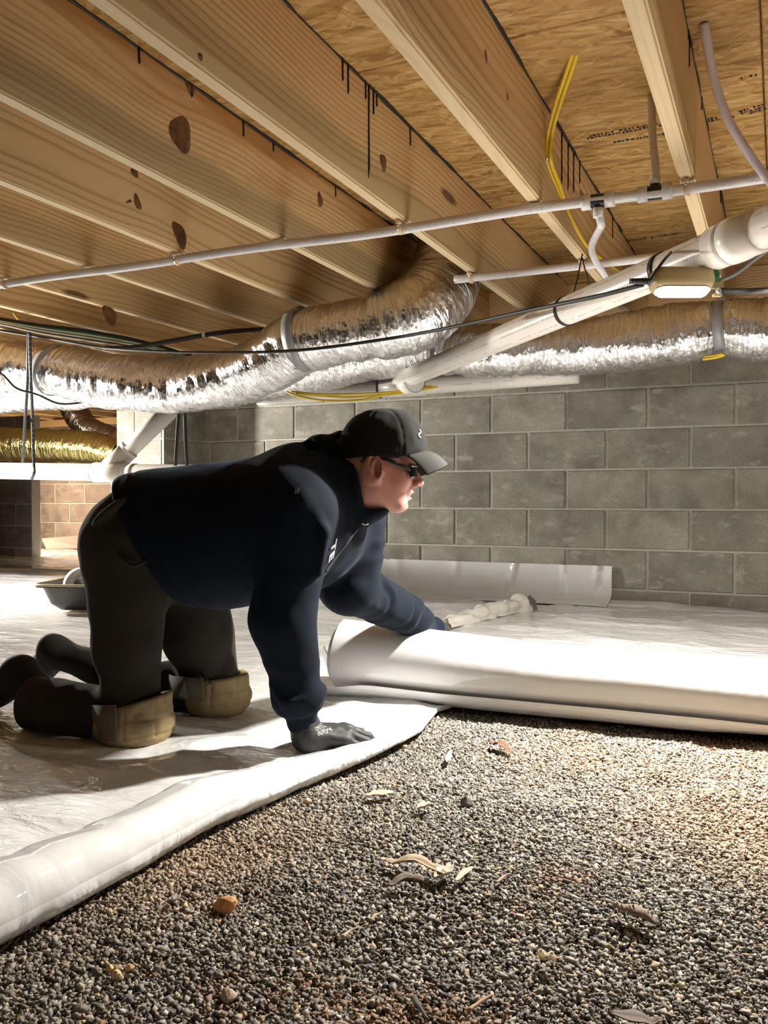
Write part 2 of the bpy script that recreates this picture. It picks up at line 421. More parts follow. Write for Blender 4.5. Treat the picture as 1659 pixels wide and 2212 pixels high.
# ------------------------------------------------------------------ walls
def block_wall(name, x0, x1, y, z0, z1, mat, th=.19, half0=0, axis='x', skip=None):
    """block wall facing -y (axis x) or +x (axis y); mortar core with proud blocks as children"""
    root = bpy.data.objects.new(name, None)
    m = MB()
    if axis == 'x': m.box(((x0+x1)/2, y+th/2+.004, (z0+z1)/2), ((x1-x0)/2, th/2, (z1-z0)/2))
    else: m.box((y-th/2-.004, (x0+x1)/2, (z0+z1)/2), (th/2, (x1-x0)/2, (z1-z0)/2))
    bpy.data.objects.remove(root)
    root = m.obj(name, M['mortar'], smooth=False); tag(root, kind='structure')
    L, H, g = .4064, .2032, .010
    cache = {}
    r = 0; z = z1 - H
    while z + H > z0 + .01:
        zz0, zz1 = max(z, z0), z+H
        x = x1 - (0 if (r+half0) % 2 else L/2)
        edges = [x1]
        while x > x0: 
            if x < x1-.02: edges.append(x)
            x -= L
        if edges[-1]-x0 > .03: edges.append(x0)
        for e1, e0 in zip(edges[:-1], edges[1:]):
            wd, ht = e1-e0-g, zz1-zz0-g
            key = (round(wd, 3), round(ht, 3))
            if key not in cache:
                dims = (wd, .03, ht) if axis == 'x' else (.03, wd, ht)
                cache[key] = bevel_mesh('block', dims, .004); cache[key].materials.append(mat)
            o = bpy.data.objects.new('block', cache[key]); COL.objects.link(o); o.parent = root
            j = random.uniform(-.0015, .0015)
            o.location = ((e0+e1)/2, y-.0015+.015+j, (zz0+zz1)/2) if axis == 'x' else (y+.0015-.015-j, (e0+e1)/2, (zz0+zz1)/2)
        z -= H; r += 1
    return root
random.seed(3)
WTOP = 1.3128
# head joint registration: a joint of the fourth course passes pixel column 1222 on the wall
block_wall('wall_back', -3.4, 1.832, YW, -.1, WTOP, M['block'], half0=0)
block_wall('wall_left', -8.4, -5.2, YF, -.05, WTOP, M['block_brown'], half0=1)
pil = block_wall('pilaster', -3.655, PXL-.012, 4.109, -.05, WTOP+.0, M['block'], th=.38, half0=1)
MBp = M['block']
side = block_wall('pilaster_side', 4.11, 4.489, PXL, -.05, WTOP, M['block'], th=.012, half0=1, axis='y')
# fold the side blocks into the pilaster
for ch in list(side.children): ch.parent = pil
side.parent = pil; side.name = 'side_mortar'; del side['kind']
dp = block_wall('pillar', -7.1, -6.25, 5.9, -.05, WTOP, M['block_brown'], th=.10, half0=0)
# unseen outer walls that close the room
for nm, c, h in (('wall_right', (5.4, 1.8, .7), (.1, 6.3, .8)), ('wall_front', (-2.5, -4.4, .7), (8, .1, .8)), ('wall_side', (-10.4, 1.8, .7), (.1, 6.3, .8))):
    tag(MB().box(c, h).obj(nm, M['block'], smooth=False), kind='structure')
tag(MB().box((-9.4, YF+.1, .7), (1.1, .1, .8)).obj('wall_corner', M['block_brown'], smooth=False), kind='structure')
tag(MB().box((3.6, YW+.1, .7), (1.9, .1, .8)).obj('wall_end', M['block'], smooth=False), kind='structure')
# sill plate and rim board on the wall
pw = M['wood']
tag(MB().box((.9, YW+.08, (WTOP+JB)/2), (4.6, .09, (JB-WTOP)/2)).obj('trim_1', pw, smooth=False), kind='structure')
tag(MB().box((-6.8, YF+.08, (WTOP+JB)/2), (1.7, .09, (JB-WTOP)/2)).obj('trim_3', pw, smooth=False), kind='structure')
tag(MB().box((-6.8, YF+.2, JB+JH/2), (1.7, .02, JH/2)).obj('trim_4', pw, smooth=False), kind='structure')
tag(MB().box((.9, YW+.06, JB+JH/2), (4.6, .02, JH/2)).obj('trim_2', pw, smooth=False), kind='structure')

# ------------------------------------------------------------------ ceiling: subfloor panels, joists, adhesive
ceil = tag(MB().box((-2.5, 1.75, OSBZ+.06), (8.1, 6.3, .03)).obj('ceiling', M['osb'], smooth=False), kind='structure')
pcache = bevel_mesh('panel', (2.436, 1.216, .02), .003); pcache.materials.append(M['osb'])
SEAM = 2.05
for r in range(-5, 5):
    for k in range(-5, 4):
        o = link('panel', pcache, None, ceil)
        o.location = (-.05 + k*2.44 + (1.22 if r % 2 else 0), SEAM - .61 + r*1.22, OSBZ+.0115+(0 if (r+k) % 2 else .001))

def joist_mesh(y0, y1):
    bm = bmesh.new(); bmesh.ops.create_cube(bm, size=1.0)
    for q in bm.verts: q.co = Vector((q.co.x*JW, q.co.y*(y1-y0), q.co.z*JH))
    bmesh.ops.bevel(bm, geom=[e for e in bm.edges if abs(e.verts[0].co.y-e.verts[1].co.y) > 1], offset=.005, segments=3, affect='EDGES')
    me = bpy.data.meshes.new('joist'); bm.to_mesh(me); bm.free(); me.materials.append(M['wood'])
    return me
jm_a, jm_b = joist_mesh(-4.2, YW+.04), joist_mesh(-4.2, YF+.3)
JX = {}
def atx(px, py, a):
    u = (px-829.5)/FPX; return P(px, py, a/(u*cY-sY))
TREAT = {0: .1, -1: .25, -2: .75, -3: 1.0, -4: .1, -5: .8, -6: .1, -7: .3}
DRIPS = {-2: ((733, 112, 160), (745, 122, 185), (783, 168, 205), (790, 176, 374), (800, 186, 240), (807, 192, 222), (880, 266, 308)), -1: ((1207, 285, 398), (1221, 305, 408), (1233, 312, 402), (1246, 326, 375), (1318, 455, 503)), -3: ((294, 82, 118), (408, 172, 200), (520, 250, 285), (585, 300, 322), (720, 400, 425))}
STAIN = {0: 0, -1: .08, -2: .25, -3: 1.0, -4: .15, -5: .45, -6: .3}
KNOTS = {-1: ((1043, 122, 5, 14, .5), (1090, 210, 4, 9, .5)), -2: ((823, 352, 11, 18, .2), (427, 124, 6, 8, .3)), -3: ((386, 290, 24, 40, -.6), (404, 180, 12, 26, .6), (687, 432, 8, 16, .2), (683, 368, 6, 16, .3)), -4: ((287, 373, 8, 11, 0), (293, 437, 7, 17, .5), (385, 508, 13, 30, .7), (275, 436, 7, 3, .5)), -6: ((358, 582, 5, 5, 0), (235, 682, 12, 24, .9))}
t = NT('knot_wood'); co = t.coord(); v = t.noise(co, 28, 3); t2 = t.noise(co, 220, 3)
M['knot'] = t.bsdf(color=t.mix(t.step(v, .30, .75), (.06, .026, .012), t.mix(t2, (.21, .10, .04), (.27, .135, .055))), rough=.5, normal=t.bump(t2, .4, .002))
rg = random.Random(11)
joff = {-1: -.003, -2: -.006, -3: -.035, -4: -.03, -5: -.03, 0: 0.0}
for i in range(-22, 14):
    x0 = J0 + i*JS + joff.get(i, -.03 if i < -5 else 0); far = x0 < -3.4
    o = link('joist', jm_b if far else jm_a, None, ceil)
    y0, y1 = (-4.2, YF+.3) if far else (-4.2, YW+.04)
    o.location = (x0+JW/2, (y0+y1)/2, JB+JH/2); JX[i] = x0
    o['grain_seed'] = (i*.3719+.137) % 1.0; o['treated'] = TREAT.get(i, rg.random()*.8); o['stained'] = STAIN.get(i, rg.random()*.5)
    for (kx, ky, kw, kh, rot) in KNOTS.get(i, ()):
        kc = atx(kx, ky, x0+JW); kz = -kc[0]*sY+kc[1]*cY; s_ = kz/FPX; m = MB(); nr_ = 22
        rings_ = [[(JW/2+.0004+.0022*(1-q*q), kc[1]-(y0+y1)/2+q*(kw*s_*1.5*math.cos(a)*math.cos(rot)-kh*s_*math.sin(a)*math.sin(rot))*(1+.12*math.sin(3*a+kx)), kc[2]-JB-JH/2+q*(kh*s_*math.sin(a)*math.cos(rot)+kw*s_*1.5*math.cos(a)*math.sin(rot))*(1+.12*math.sin(3*a+kx))) for a in np.arange(nr_)*2*PI/nr_] for q in (1, .7, .4, .12)]
        m.add([p_ for r_ in rings_ for p_ in r_], [(b*nr_+k, b*nr_+(k+1) % nr_, (b+1)*nr_+(k+1) % nr_, (b+1)*nr_+k) for b in range(3) for k in range(nr_)]+[tuple(3*nr_+k for k in range(nr_))])
        m.obj('knot', M['knot'], o)
    if i > 1 or i < -9: continue
    # black subfloor adhesive squeezed out along the right-hand top edge, with drips
    m = MB(); ys = np.arange(.8, 4.3, .02); cy = (y0+y1)/2; 
    nz = fbm(np.stack([ys*9, 0*ys+i*5.1, 0*ys], -1), 3)
    rr = np.clip(.0035+.004*nz, .0012, .009)
    m.tube([(JW/2, y-cy, JH/2-.001) for y in ys], rr, 6)
    y = .9 + rg.random()*.3
    while y < 4.2:
        if rg.random() < .5 and i not in DRIPS:
            for k in range(rg.randint(1, 4)):
                ln = rg.choice((.012, .02, .03, .05, .11)) * (1.0 if i in (-1, -2) else .7); yy = y+k*.018+rg.uniform(-.006, .006)
                zt = JH/2
                m.tube([(JW/2+.0005, yy-cy, zt), (JW/2+.001, yy-cy, zt-ln*.5), (JW/2+.001, yy-cy, zt-ln*.9), (JW/2+.0006, yy-cy, zt-ln)], [.003, .002, .0028, .001], 6)
        y += rg.uniform(.12, .5)
    for (dx, d0, d1) in DRIPS.get(i, ()):
        pc = atx(dx, d0, x0+JW); ln = (d1-d0)/FPX*(-pc[0]*sY+pc[1]*cY); yy = pc[1]; zt = JH/2
        m.tube([(JW/2+.0005, yy-cy, zt), (JW/2+.0012, yy-cy, zt-ln*.4), (JW/2+.0012, yy-cy+.001, zt-ln*.9), (JW/2+.0006, yy-cy, zt-ln)], [.0042, .0026, .0032, .001], 7)
    m.obj('adhesive', M['tar'], o)
#@@PART2
# ------------------------------------------------------------------ vapour barrier sheets
def lerp_tab(x, tab):
    return np.interp(x, [q[0] for q in tab], [q[1] for q in tab])
XE = [(-.6, -.875), (.5, -.855), (.79, -.845), (1.2, -.838), (1.65, -.782), (1.9, -.765), (2.1, -.80), (2.4, -.70), (4.5, -.70)]
RC = [(-.6, .05), (.8, .047), (1.2, .040), (1.45, .027), (1.65, .017), (1.85, .010), (2.0, .007), (2.2, .006), (4.5, .004)]
def wr(x, y):
    p = np.stack([x*3.2, y*6.5, 0*x], -1)
    q = np.stack([x*1.1+.3*y, y*1.6, 0*x+5], -1)
    r = np.stack([x*9, y*19, 0*x+9], -1)
    n = fbm(p + .5*np.stack([vnoise(q*2), vnoise(q*2+7), 0*x], -1), 2)
    ridg = 1-np.abs(vnoise(np.stack([x*2.1+y*.6, y*4.3-x*.5, 0*x+2], -1)))
    return .006*n + .008*fbm(q, 2) + .010*np.clip(ridg-.72, 0, 1)/.28 + .0016*fbm(r, 2)
ys = np.concatenate([np.linspace(-.6, 3.2, 330), np.linspace(3.22, 6.85, 130)])
xe, rc = lerp_tab(ys, XE), lerp_tab(ys, RC)
xe = xe + .006*vnoise(np.stack([ys*6, 0*ys, 0*ys], -1)); rc = rc*(1+.06*vnoise(np.stack([ys*4, 0*ys+3, 0*ys], -1)))
rows = []
cols_phi = np.radians(np.linspace(-115, 112, 26))
flat = np.concatenate([np.linspace(.015, 1.9, 190), np.linspace(1.92, 8.4, 150)])
for y, e, r in zip(ys, xe, rc):
    cx = e - r
    px_ = cx + r*np.cos(cols_phi)*1.05; pz_ = r + r*np.sin(cols_phi) + .002
    yy = np.full_like(px_, y)
    cr = .0022*vnoise(np.stack([0*px_+y*26, cols_phi*1.5, 0*px_], -1))*np.clip(r/.03, .3, 1)
    px_ = px_ + cr*np.cos(cols_phi); pz_ = pz_ + cr*np.sin(cols_phi)
    x0, z0 = px_[-1], pz_[-1]
    fx = x0 - flat; s = np.clip(flat/(.03+3.0*r), 0, 1); s = s*s*(3-2*s)
    zf = .014 + wr(fx, 0*fx+y)
    fz = z0*(1-s) + zf*s
    rows.append(np.stack([np.concatenate([px_, fx]), np.concatenate([yy, 0*fx+y]), np.concatenate([pz_, fz])], -1))
V = np.array(rows); ny, nx = V.shape[:2]
i = np.arange(nx*ny).reshape(ny, nx)
F = np.stack([i[:-1, :-1], i[1:, :-1], i[1:, 1:], i[:-1, 1:]], -1).reshape(-1, 4)
vb = V.reshape(-1, 3)
keep = ~((vb[F][:, :, 1].mean(1) > 4.44) & (vb[F][:, :, 0].mean(1) > -3.7))
sheet = link('vapor_barrier', mesh('vapor_barrier', vb, F[keep]), M['sheet'])
tag(sheet, 'white plastic vapor barrier sheet covering the floor with its near edge curled up', 'plastic sheet')
# piece taped up the pilaster
tag(MB().box((-3.475, 4.090, .33), (.205, .004, .33)).obj('wrap', M['sheet'], sheet), None)
# seam where the next sheet laps over, far left
sy = 4.75
pts = [(x, sy+.06*math.sin(x*1.3)+.02*math.sin(x*5), .034) for x in np.linspace(-7.6, -3.7, 60)]
m = MB(); m.ribbon(pts, [(0, -.3, 1)]*60, .16, (0, 1, .12), .003); m.obj('lap_seam', M['sheet'], sheet)

# right-hand sheet between the roll and the wall
X, Y, F = grid(-.9, 2.6, 2.16, 4.47, 240, 200)
Z = .020 + wr(X, Y)*.9 + .05*np.exp(-((Y-4.47)/.06)**2)*(.25+.3*vnoise(np.stack([X*3, 0*X, 0*X], -1)))
Y2 = Y - (.02+.015*vnoise(np.stack([X*2.3, 0*X, 0*X+3], -1)))*(Y > 4.40)
s2 = link('vapor_barrier', mesh('vapor_barrier', np.stack([X, Y2, Z], -1), F), M['sheet'])
tag(s2, 'smaller white plastic sheet lying flat between the unrolled roll and the block wall', 'plastic sheet')
# band of sheet standing up the foot of the wall
xs = np.linspace(-3.28, -.775, 220); zs = np.linspace(.0, .19, 24)
XX, ZZ = np.meshgrid(xs, zs)
fold = np.zeros_like(XX)
for fx, wd, lean, d in ((-1.30, .012, .35, .012), (-1.02, .010, -.1, .010), (-1.62, .02, .2, .008), (-1.95, .025, -.3, .008), (-.86, .014, .25, .012)):
    fold += d*np.exp(-((XX-fx-lean*(ZZ-.1)*.6)/wd)**2)*np.clip(ZZ/.06, 0, 1)
YY = YW - .010 - fold - .006*fbm(np.stack([XX*4, ZZ*9, 0*XX], -1), 2) - .14*np.clip(1-ZZ/.05, 0, 1)**2 - .012*np.exp(-((XX+.775)/.03)**2)
i = np.arange(XX.size).reshape(XX.shape)
F = np.stack([i[:-1, :-1], i[:-1, 1:], i[1:, 1:], i[1:, :-1]], -1).reshape(-1, 4)
ZT = ZZ + .022
band = link('wall_flap', mesh('wall_flap', np.stack([XX, YY, ZT], -1).reshape(-1, 3), F), M['sheet'])
tag(band, 'strip of white plastic sheet standing up against the foot of the block wall', 'plastic sheet')

# the roll being unrolled
def roll_axis(x):
    t = (x+1.14)/1.15
    return 2.20 + .012*math.sin(x*3), .107 - .030*min(max(t, 0), 1.3), .004+.012*min(max(t, 0), 1)     # y, radius, lift
xs = np.linspace(-1.135, 1.5, 130); ph = np.linspace(-.62*PI, 5.2*PI, 190)
rows = []
for x in xs:
    yc, R, lift = roll_axis(x)
    tt = (ph-ph[0])/(ph[-1]-ph[0])
    rr = R*(1-.30*tt) + .0018*vnoise(np.stack([0*ph+x*3.5, np.cos(ph)*1.2, np.sin(ph)*1.2+tt], -1))
    xo = x + (0.012*vnoise(np.stack([0*ph, ph*.4, 0*ph], -1)))*(1 if x < -1 else 0)
    rows.append(np.stack([xo + 0*ph, yc + rr*np.cos(ph)*.98, lift + R + rr*np.sin(ph)], -1))
V = np.array(rows); ny, nx = V.shape[:2]; i = np.arange(nx*ny).reshape(ny, nx)
F = np.stack([i[:-1, :-1], i[:-1, 1:], i[1:, 1:], i[1:, :-1]], -1).reshape(-1, 4)
base = np.array([-.2, 2.2, 0])
roll = link('plastic_roll', mesh('plastic_roll', V.reshape(-1, 3)-base, F), M['sheet'], loc=base)
tag(roll, 'thick white roll of plastic sheet held by the man, lying across the gravel', 'plastic roll')
# loose outer turn that flares at the left end and runs out in front under the roll
us = np.linspace(0, 1, 40); xs = np.linspace(-1.25, 1.5, 90); rows = []
for x in xs:
    yc, R, lift = roll_axis(x)
    fl = max(0, (-1.02-x)/.23)
    ang = np.radians(200 - 118*us)      # from the back low, under, to the front
    rr = R*1.10 + .055*fl*(1-us)
    ang = np.radians(-150 - fl*0 + us*78)
    ye = yc + rr*np.cos(ang); ze = lift + R + rr*np.sin(ang)
    start = -1.235 + .10*us**1.3
    xx = np.maximum(x, start)
    rows.append(np.stack([xx, ye, np.maximum(ze, .006) + .003*vnoise(np.stack([0*us+x*5, us*2, 0*us], -1))], -1))
V = np.array(rows); ny, nx = V.shape[:2]; i = np.arange(nx*ny).reshape(ny, nx)
F = np.stack([i[:-1, :-1], i[:-1, 1:], i[1:, 1:], i[1:, :-1]], -1).reshape(-1, 4)
link('loose_turn', mesh('loose_turn', V.reshape(-1, 3)-base, F), M['sheet'], roll)

# crescent of the loose turn standing clear of the left end
eo = [(697, 1397), (700, 1418), (709, 1442), (724, 1464), (745, 1483), (775, 1496), (815, 1503), (860, 1505)]
ei = [(701, 1396), (710, 1416), (721, 1438), (737, 1456), (757, 1471), (785, 1482), (820, 1490), (862, 1496)]
ro = smooth_path([P(*k, 2.50-.006*j) for j, k in enumerate(eo)]); ri = smooth_path([P(*k, 2.435-.004*j) for j, k in enumerate(ei)])
n_ = len(ro); nr = np.cross(np.gradient(ro, axis=0), ri-ro); nr /= np.linalg.norm(nr, axis=1)[:, None]
V = np.concatenate([ro, (ro+ri)/2-nr*.004, ri, ri+nr*.002, (ro+ri)/2-nr*.002, ro+nr*.002]); i = np.arange(6*n_).reshape(6, n_)
F = np.concatenate([np.stack([i[a, :-1], i[a, 1:], i[(a+1) % 6, 1:], i[(a+1) % 6, :-1]], -1) for a in range(6)])
link('loose_edge', mesh('loose_edge', V-base, F), M['sheet'], roll)

# crumpled strip of plastic beside the wall flap, and a dark scrap
a, b = ground(962, 1352, .03), ground(1128, 1313, .03)
tt = np.linspace(0, 1, 60); pp = np.linspace(-.15*PI, 1.05*PI, 26); rows = []
d = b-a; dn = d/np.linalg.norm(d); sd = np.cross([0, 0, 1], dn)
for q in tt:
    c = a + d*q; r = .035+.03*q
    rr = .8*r*(1+.40*vnoise(np.stack([0*pp+q*14, pp*1.6, 0*pp], -1)))
    rows.append(c + rr[:, None]*np.cos(pp)[:, None]*sd + np.stack([0*pp, 0*pp, rr*np.sin(pp)*1.15], -1))
V = np.array(rows); ny, nx = V.shape[:2]; i = np.arange(nx*ny).reshape(ny, nx)
F = np.stack([i[:-1, :-1], i[:-1, 1:], i[1:, 1:], i[1:, :-1]], -1).reshape(-1, 4)
M['strip'] = plain('yellowed_poly', (.80, .77, .70), .2, var=.1, bump=.8, bscale=60, trans=.15)
tag(link('plastic_strip', mesh('plastic_strip', V.reshape(-1, 3)-a, F), M['strip'], loc=a), 'crumpled yellowish strip of clear plastic lying near the wall flap', 'plastic strip')
q = P(1146, 1303, 4.2)  # dark gap in the sheet, built as a solid grey piece
m = MB(); R = turn(np.array([1, 0, 0])); 
for s in (0, 1):
    off = turn(np.array([0, .008, 0]))*s
    m.add([q - R*.030 - (0, 0, .028) + off, q + R*.034 - (0, 0, .034) + off, q + R*.026 + (0, 0, .012) + off, q - R*.003 + (0, 0, .040) + off, q - R*.024 + (0, 0, .018) + off], [(0, 1, 2, 3, 4) if s == 0 else (4, 3, 2, 1, 0)])
m.f += [[k, (k+1) % 5, 5+(k+1) % 5, 5+k] for k in range(5)]; m.uv += [(0, 0)]*20
M['gap'] = plain('gap_grey', (.12, .11, .10), .6)
tag(m.obj('dark_gap', M['gap'], smooth=False, origin=q), 'small dark grey triangular scrap against the white wall flap', 'gap')
# pinkish offcut far behind by the brown wall
m = MB(); a = [ground(88, 1187), ground(178, 1185)]; 
m.add([P(90, 1163, 8.3), P(180, 1156, 8.3), P(182, 1182, 8.25), P(100, 1184, 8.25), P(90, 1165, 8.33), P(180, 1158, 8.33), P(182, 1184, 8.28), P(100, 1186, 8.28)], [(0, 1, 2, 3), (7, 6, 5, 4), (0, 4, 5, 1), (1, 5, 6, 2), (2, 6, 7, 3), (3, 7, 4, 0)])
M['pinkpoly'] = plain('pinkish_board', (.72, .60, .54), .5, var=.06)
tag(m.obj('foam_offcut', M['pinkpoly'], smooth=False, origin=ground(135, 1186)), 'pale pink board offcut leaning at the foot of the far brown wall', 'board')

# ------------------------------------------------------------------ ducts
def duct(name, label, pts, mat, n=10, seg=88, crump=.007, group=None, pinch=(), ring=.0):
    """pts: (px, py, Z, r)"""
    q = np.array([[*P(*k[:3]), k[3]] for k in pts]); q = smooth_path(q, n)
    path, r = q[:, :3], q[:, 3]
    L = np.concatenate([[0], np.cumsum(np.linalg.norm(np.diff(path, axis=0), axis=1))])
    N = int(L[-1]/.009); s = np.linspace(0, L[-1], N)
    path = np.stack([np.interp(s, L, path[:, k]) for k in range(3)], 1); r = np.interp(s, L, r)
    for (pq, amt, wd) in pinch:
        c = P(*pq); k = np.argmin(np.linalg.norm(path-c, axis=1)); r = r*(1-amt*np.exp(-((s-s[k])/wd)**2))
    T, A, B = frames(path)
    th = np.arange(seg)/seg*2*PI
    S_, TH = np.meshgrid(s, th, indexing='ij')
    pn = np.stack([S_*30, np.cos(TH)*1.1, np.sin(TH)*1.1], -1)
    big = fbm(np.stack([S_*4, np.cos(TH)*.8, np.sin(TH)*.8], -1), 2)
    cr = np.abs(vnoise(pn + .6*big[..., None])) ; cr2 = np.abs(vnoise(pn*2.3+9))
    rad = r[:, None] + .008*big - crump*cr*1.3 - crump*.5*cr2 + ring*np.sin(S_*2*PI/.045)
    V = path[:, None] + rad[..., None]*(np.cos(TH)[..., None]*A[:, None] + np.sin(TH)[..., None]*B[:, None])
    i = np.arange(N*seg).reshape(N, seg)
    ii = np.concatenate([i, i[:, :1]], 1)
    F = np.stack([ii[:-1, :-1], ii[:-1, 1:], ii[1:, 1:], ii[1:, :-1]], -1).reshape(-1, 4)
    vv = np.arange(seg+1)/seg
    uv = np.empty((N-1, seg, 4, 2))
    uv[..., 0, 0] = s[:-1, None]; uv[..., 1, 0] = s[:-1, None]; uv[..., 2, 0] = s[1:, None]; uv[..., 3, 0] = s[1:, None]
    uv[..., 0, 1] = vv[None, :-1]; uv[..., 1, 1] = vv[None, 1:]; uv[..., 2, 1] = vv[None, 1:]; uv[..., 3, 1] = vv[None, :-1]
    o = path[len(path)//2]
    ob = link(name, mesh(name, V.reshape(-1, 3)-o, F, uv=uv), mat, loc=o)
    return tag(ob, label, 'duct', group), path, r
D1, d1p, d1r = duct('flexible_duct', 'sagging silver foil flexible duct in front, bending up between two joists', 
    [(-330, 800, 5.2, .125), (-80, 797, 4.5, .128), (0, 795, 4.40, .130), (90, 795, 4.28, .125), (200, 815, 4.14, .133), (300, 830, 4.02, .133), (400, 832, 3.92, .132), (500, 815, 3.79, .129), (580, 782, 3.68, .128),
     (650, 738, 3.60, .134), (740, 716, 3.52, .126), (830, 700, 3.47, .140), (905, 672, 3.45, .158), (945, 630, 3.50, .155), (962, 585, 3.55, .150), (970, 520, 3.58, .14)], M['foil'],
    pinch=[((650, 738, 3.6), .05, .025), ((110, 797, 4.25), .10, .03), ((795, 708, 3.49), .10, .03)])
D2, d2p, d2r = duct('flexible_duct', 'long silver foil flexible duct along the block wall, behind the diagonal drain pipe',
    [(-300, 862, 5.9, .12), (-60, 855, 5.0, .12), (100, 838, 4.8, .125), (300, 830, 4.6, .12), (500, 820, 4.4, .12), (620, 806, 4.30, .122), (750, 781, 4.16, .118), (900, 757, 4.02, .112), (1050, 758, 3.82, .120), (1200, 752, 3.72, .122),
     (1350, 740, 3.60, .125), (1460, 724, 3.52, .125), (1552, 708, 3.44, .110), (1650, 712, 3.38, .128), (1780, 705, 3.3, .13), (2000, 700, 3.1, .13)], M['foil'],
    pinch=[((1552, 708, 3.44), .12, .03), ((985, 760, 3.88), .08, .03)])
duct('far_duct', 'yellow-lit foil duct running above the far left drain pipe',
    [(-160, 958, 6.9, .13), (0, 960, 6.6, .13), (100, 963, 6.4, .128), (200, 970, 6.2, .120), (260, 985, 6.1, .10)], M['foil_yellow_lit'], seg=48, crump=.006)
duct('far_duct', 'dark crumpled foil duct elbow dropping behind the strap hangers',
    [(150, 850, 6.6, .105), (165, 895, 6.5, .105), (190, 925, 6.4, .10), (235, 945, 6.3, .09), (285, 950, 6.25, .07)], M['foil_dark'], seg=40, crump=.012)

# grey support straps round the ducts
def strap(path, r, px, label, a0=-100, a1=100, wd=.048, up=.0, Z=None, mat='grey_strap', tilt=0.0):
    uu = [(lambda d: FPX*(d[0]*cY+d[1]*sY)/(-d[0]*sY+d[1]*cY)+829.5)(p) for p in path]
    k = int(np.argmin(np.abs(np.array(uu)-px))); c = path[k]; t = path[min(k+6, len(path)-1)]-path[max(k-6, 0)]; t /= np.linalg.norm(t)
    v = c - np.array([0, 0, CAMH]); front = -v/np.linalg.norm(v); front -= t*(front @ t); front /= np.linalg.norm(front)
    upv = np.cross(t, front); upv *= np.sign(upv[2])
    R = r[k]+.006; P_ = []; N_ = []
    for a in np.radians(np.linspace(a1, a0, 40)):
        n = front*math.cos(a) + upv*math.sin(a); P_.append(c + n*R + t*tilt*math.sin(a)*R); N_.append(n)
    top = P_[0].copy(); 
    if up:
        P_.insert(0, top + np.array([0, 0, up])); N_.insert(0, N_[0])
    m = MB(); m.ribbon(P_, N_, wd, t, .0015)
    return tag(m.obj('duct_strap', M[mat], origin=c), label, 'strap', 'support straps round the silver ducts')
strap(d1p, d1r, 655, 'grey strap slung round the sagging front duct below a joist', -62, 118, .050, tilt=.10)
strap(d1p, d1r, 120, 'grey strap under the front duct beside the perforated hanger', -100, 95, .045, tilt=.25)
strap(d2p, d2r, 1552, 'grey strap round the pinched back duct below the work lamp', -75, 110, .042, tilt=-.1)
strap(d2p, d2r, 960, 'short grey strap on the back duct left of the diagonal pipe', -20, 100, .042)

# ------------------------------------------------------------------ drain pipes
def pipe_between(m, A, B, r, seg=32, k=2):
    pts = [A + (B-A)*t for t in np.linspace(0, 1, k)]; m.tube(pts, r, seg)
# diagonal drain pipe with coupling and end wye
A, B = P(1790, 434, 1.80), P(866, 822, 4.1); dn = (B-A)/np.linalg.norm(B-A)
mid = (A+B)/2; AX = A-dn*1.3
dr = empty('drain_pipe', 'white diagonal plastic drain pipe with print marks, running down past the work lamp', 'pipe', mid)
m = MB(); pipe_between(m, AX, B, .0445, 40, 60); m.obj('pipe', M['pvc'], dr, loc=(0, 0, 0), origin=None) if False else None
def pobj(m, name, mat, par, o, **k):
    m.v = [tuple(np.array(q)-o) for q in m.v]; return m.obj(name, mat, par, **k)
pobj(m, 'pipe', M['pvc'], dr, mid)
cpl = P(1606, 511, 2.05)
cpl = A + dn*((cpl-A) @ dn)
m = MB(); m.tube([cpl-dn*.075, cpl-dn*.072, cpl-dn*.02, cpl-dn*.018, cpl+dn*.018, cpl+dn*.02, cpl+dn*.072, cpl+dn*.078], [.0445, .052, .0525, .0545, .0545, .0525, .052, .0445], 40); pobj(m, 'coupling', M['pvc_fit'], dr, mid)
m = MB(); m.tube([cpl+dn*.021, cpl+dn*.031], [.0536, .0536], 40, caps=False); pobj(m, 'cement_ring', plain('grey_cement_ring', (.38, .36, .36), .5), dr, mid)
# blue primer stain on the pipe
pc = P(1514, 521, 2.16); ax = A + dn*((pc-A) @ dn); nn = pc-ax; nn /= np.linalg.norm(nn); sdv = np.cross(nn, dn)
m = MB()
for (du, dv, rr) in ((0, 0, .011), (.012, .002, .009), (-.008, -.004, .008), (-.016, -.014, .006), (-.020, -.024, .004), (-.022, -.034, .003)):
    ring = []
    for k in range(10):
        aa = 2*PI*k/10; x_, y_ = du+rr*1.3*math.cos(aa), dv+rr*math.sin(aa); ang = y_/.0445
        ring.append(ax + dn*x_ + .0451*(nn*math.cos(ang) + np.cross(dn, nn)*math.sin(ang)*(1 if np.cross(dn, nn)[2] > 0 else -1)))
    m.add(ring, [tuple(range(10))])
pobj(m, 'primer_stain', M['blue'], dr, mid)
# pipe along the wall under the back duct
A2, B2 = P(560, 858, 4.47), P(1250, 806, 3.76); m2 = (A2+B2)/2
d2 = empty('drain_pipe', 'white drain pipe half hidden under the back duct along the block wall', 'pipe', m2)
m = MB(); pipe_between(m, A2, B2, .0445, 32, 20); pobj(m, 'pipe', M['pvc'], d2, m2)
e2 = (B2-A2)/np.linalg.norm(B2-A2); c2 = A2 + e2*((B-A2) @ e2)
m = MB(); m.tube([c2-e2*.11, c2-e2*.108, c2+e2*.118, c2+e2*.12], [.0445, .0505, .0505, .0445], 32); m.tube([c2, c2-dn*.02, c2-dn*.15, c2-dn*.152], [.04, .0505, .0505, .0445], 32); pobj(m, 'wye_fitting', M['pvc_fit'], d2, m2)
m = MB(); m.tube([c2-e2*.118, c2-e2*.108], [.0512, .0512], 32, caps=False); pobj(m, 'black_band', M['black'], d2, m2)
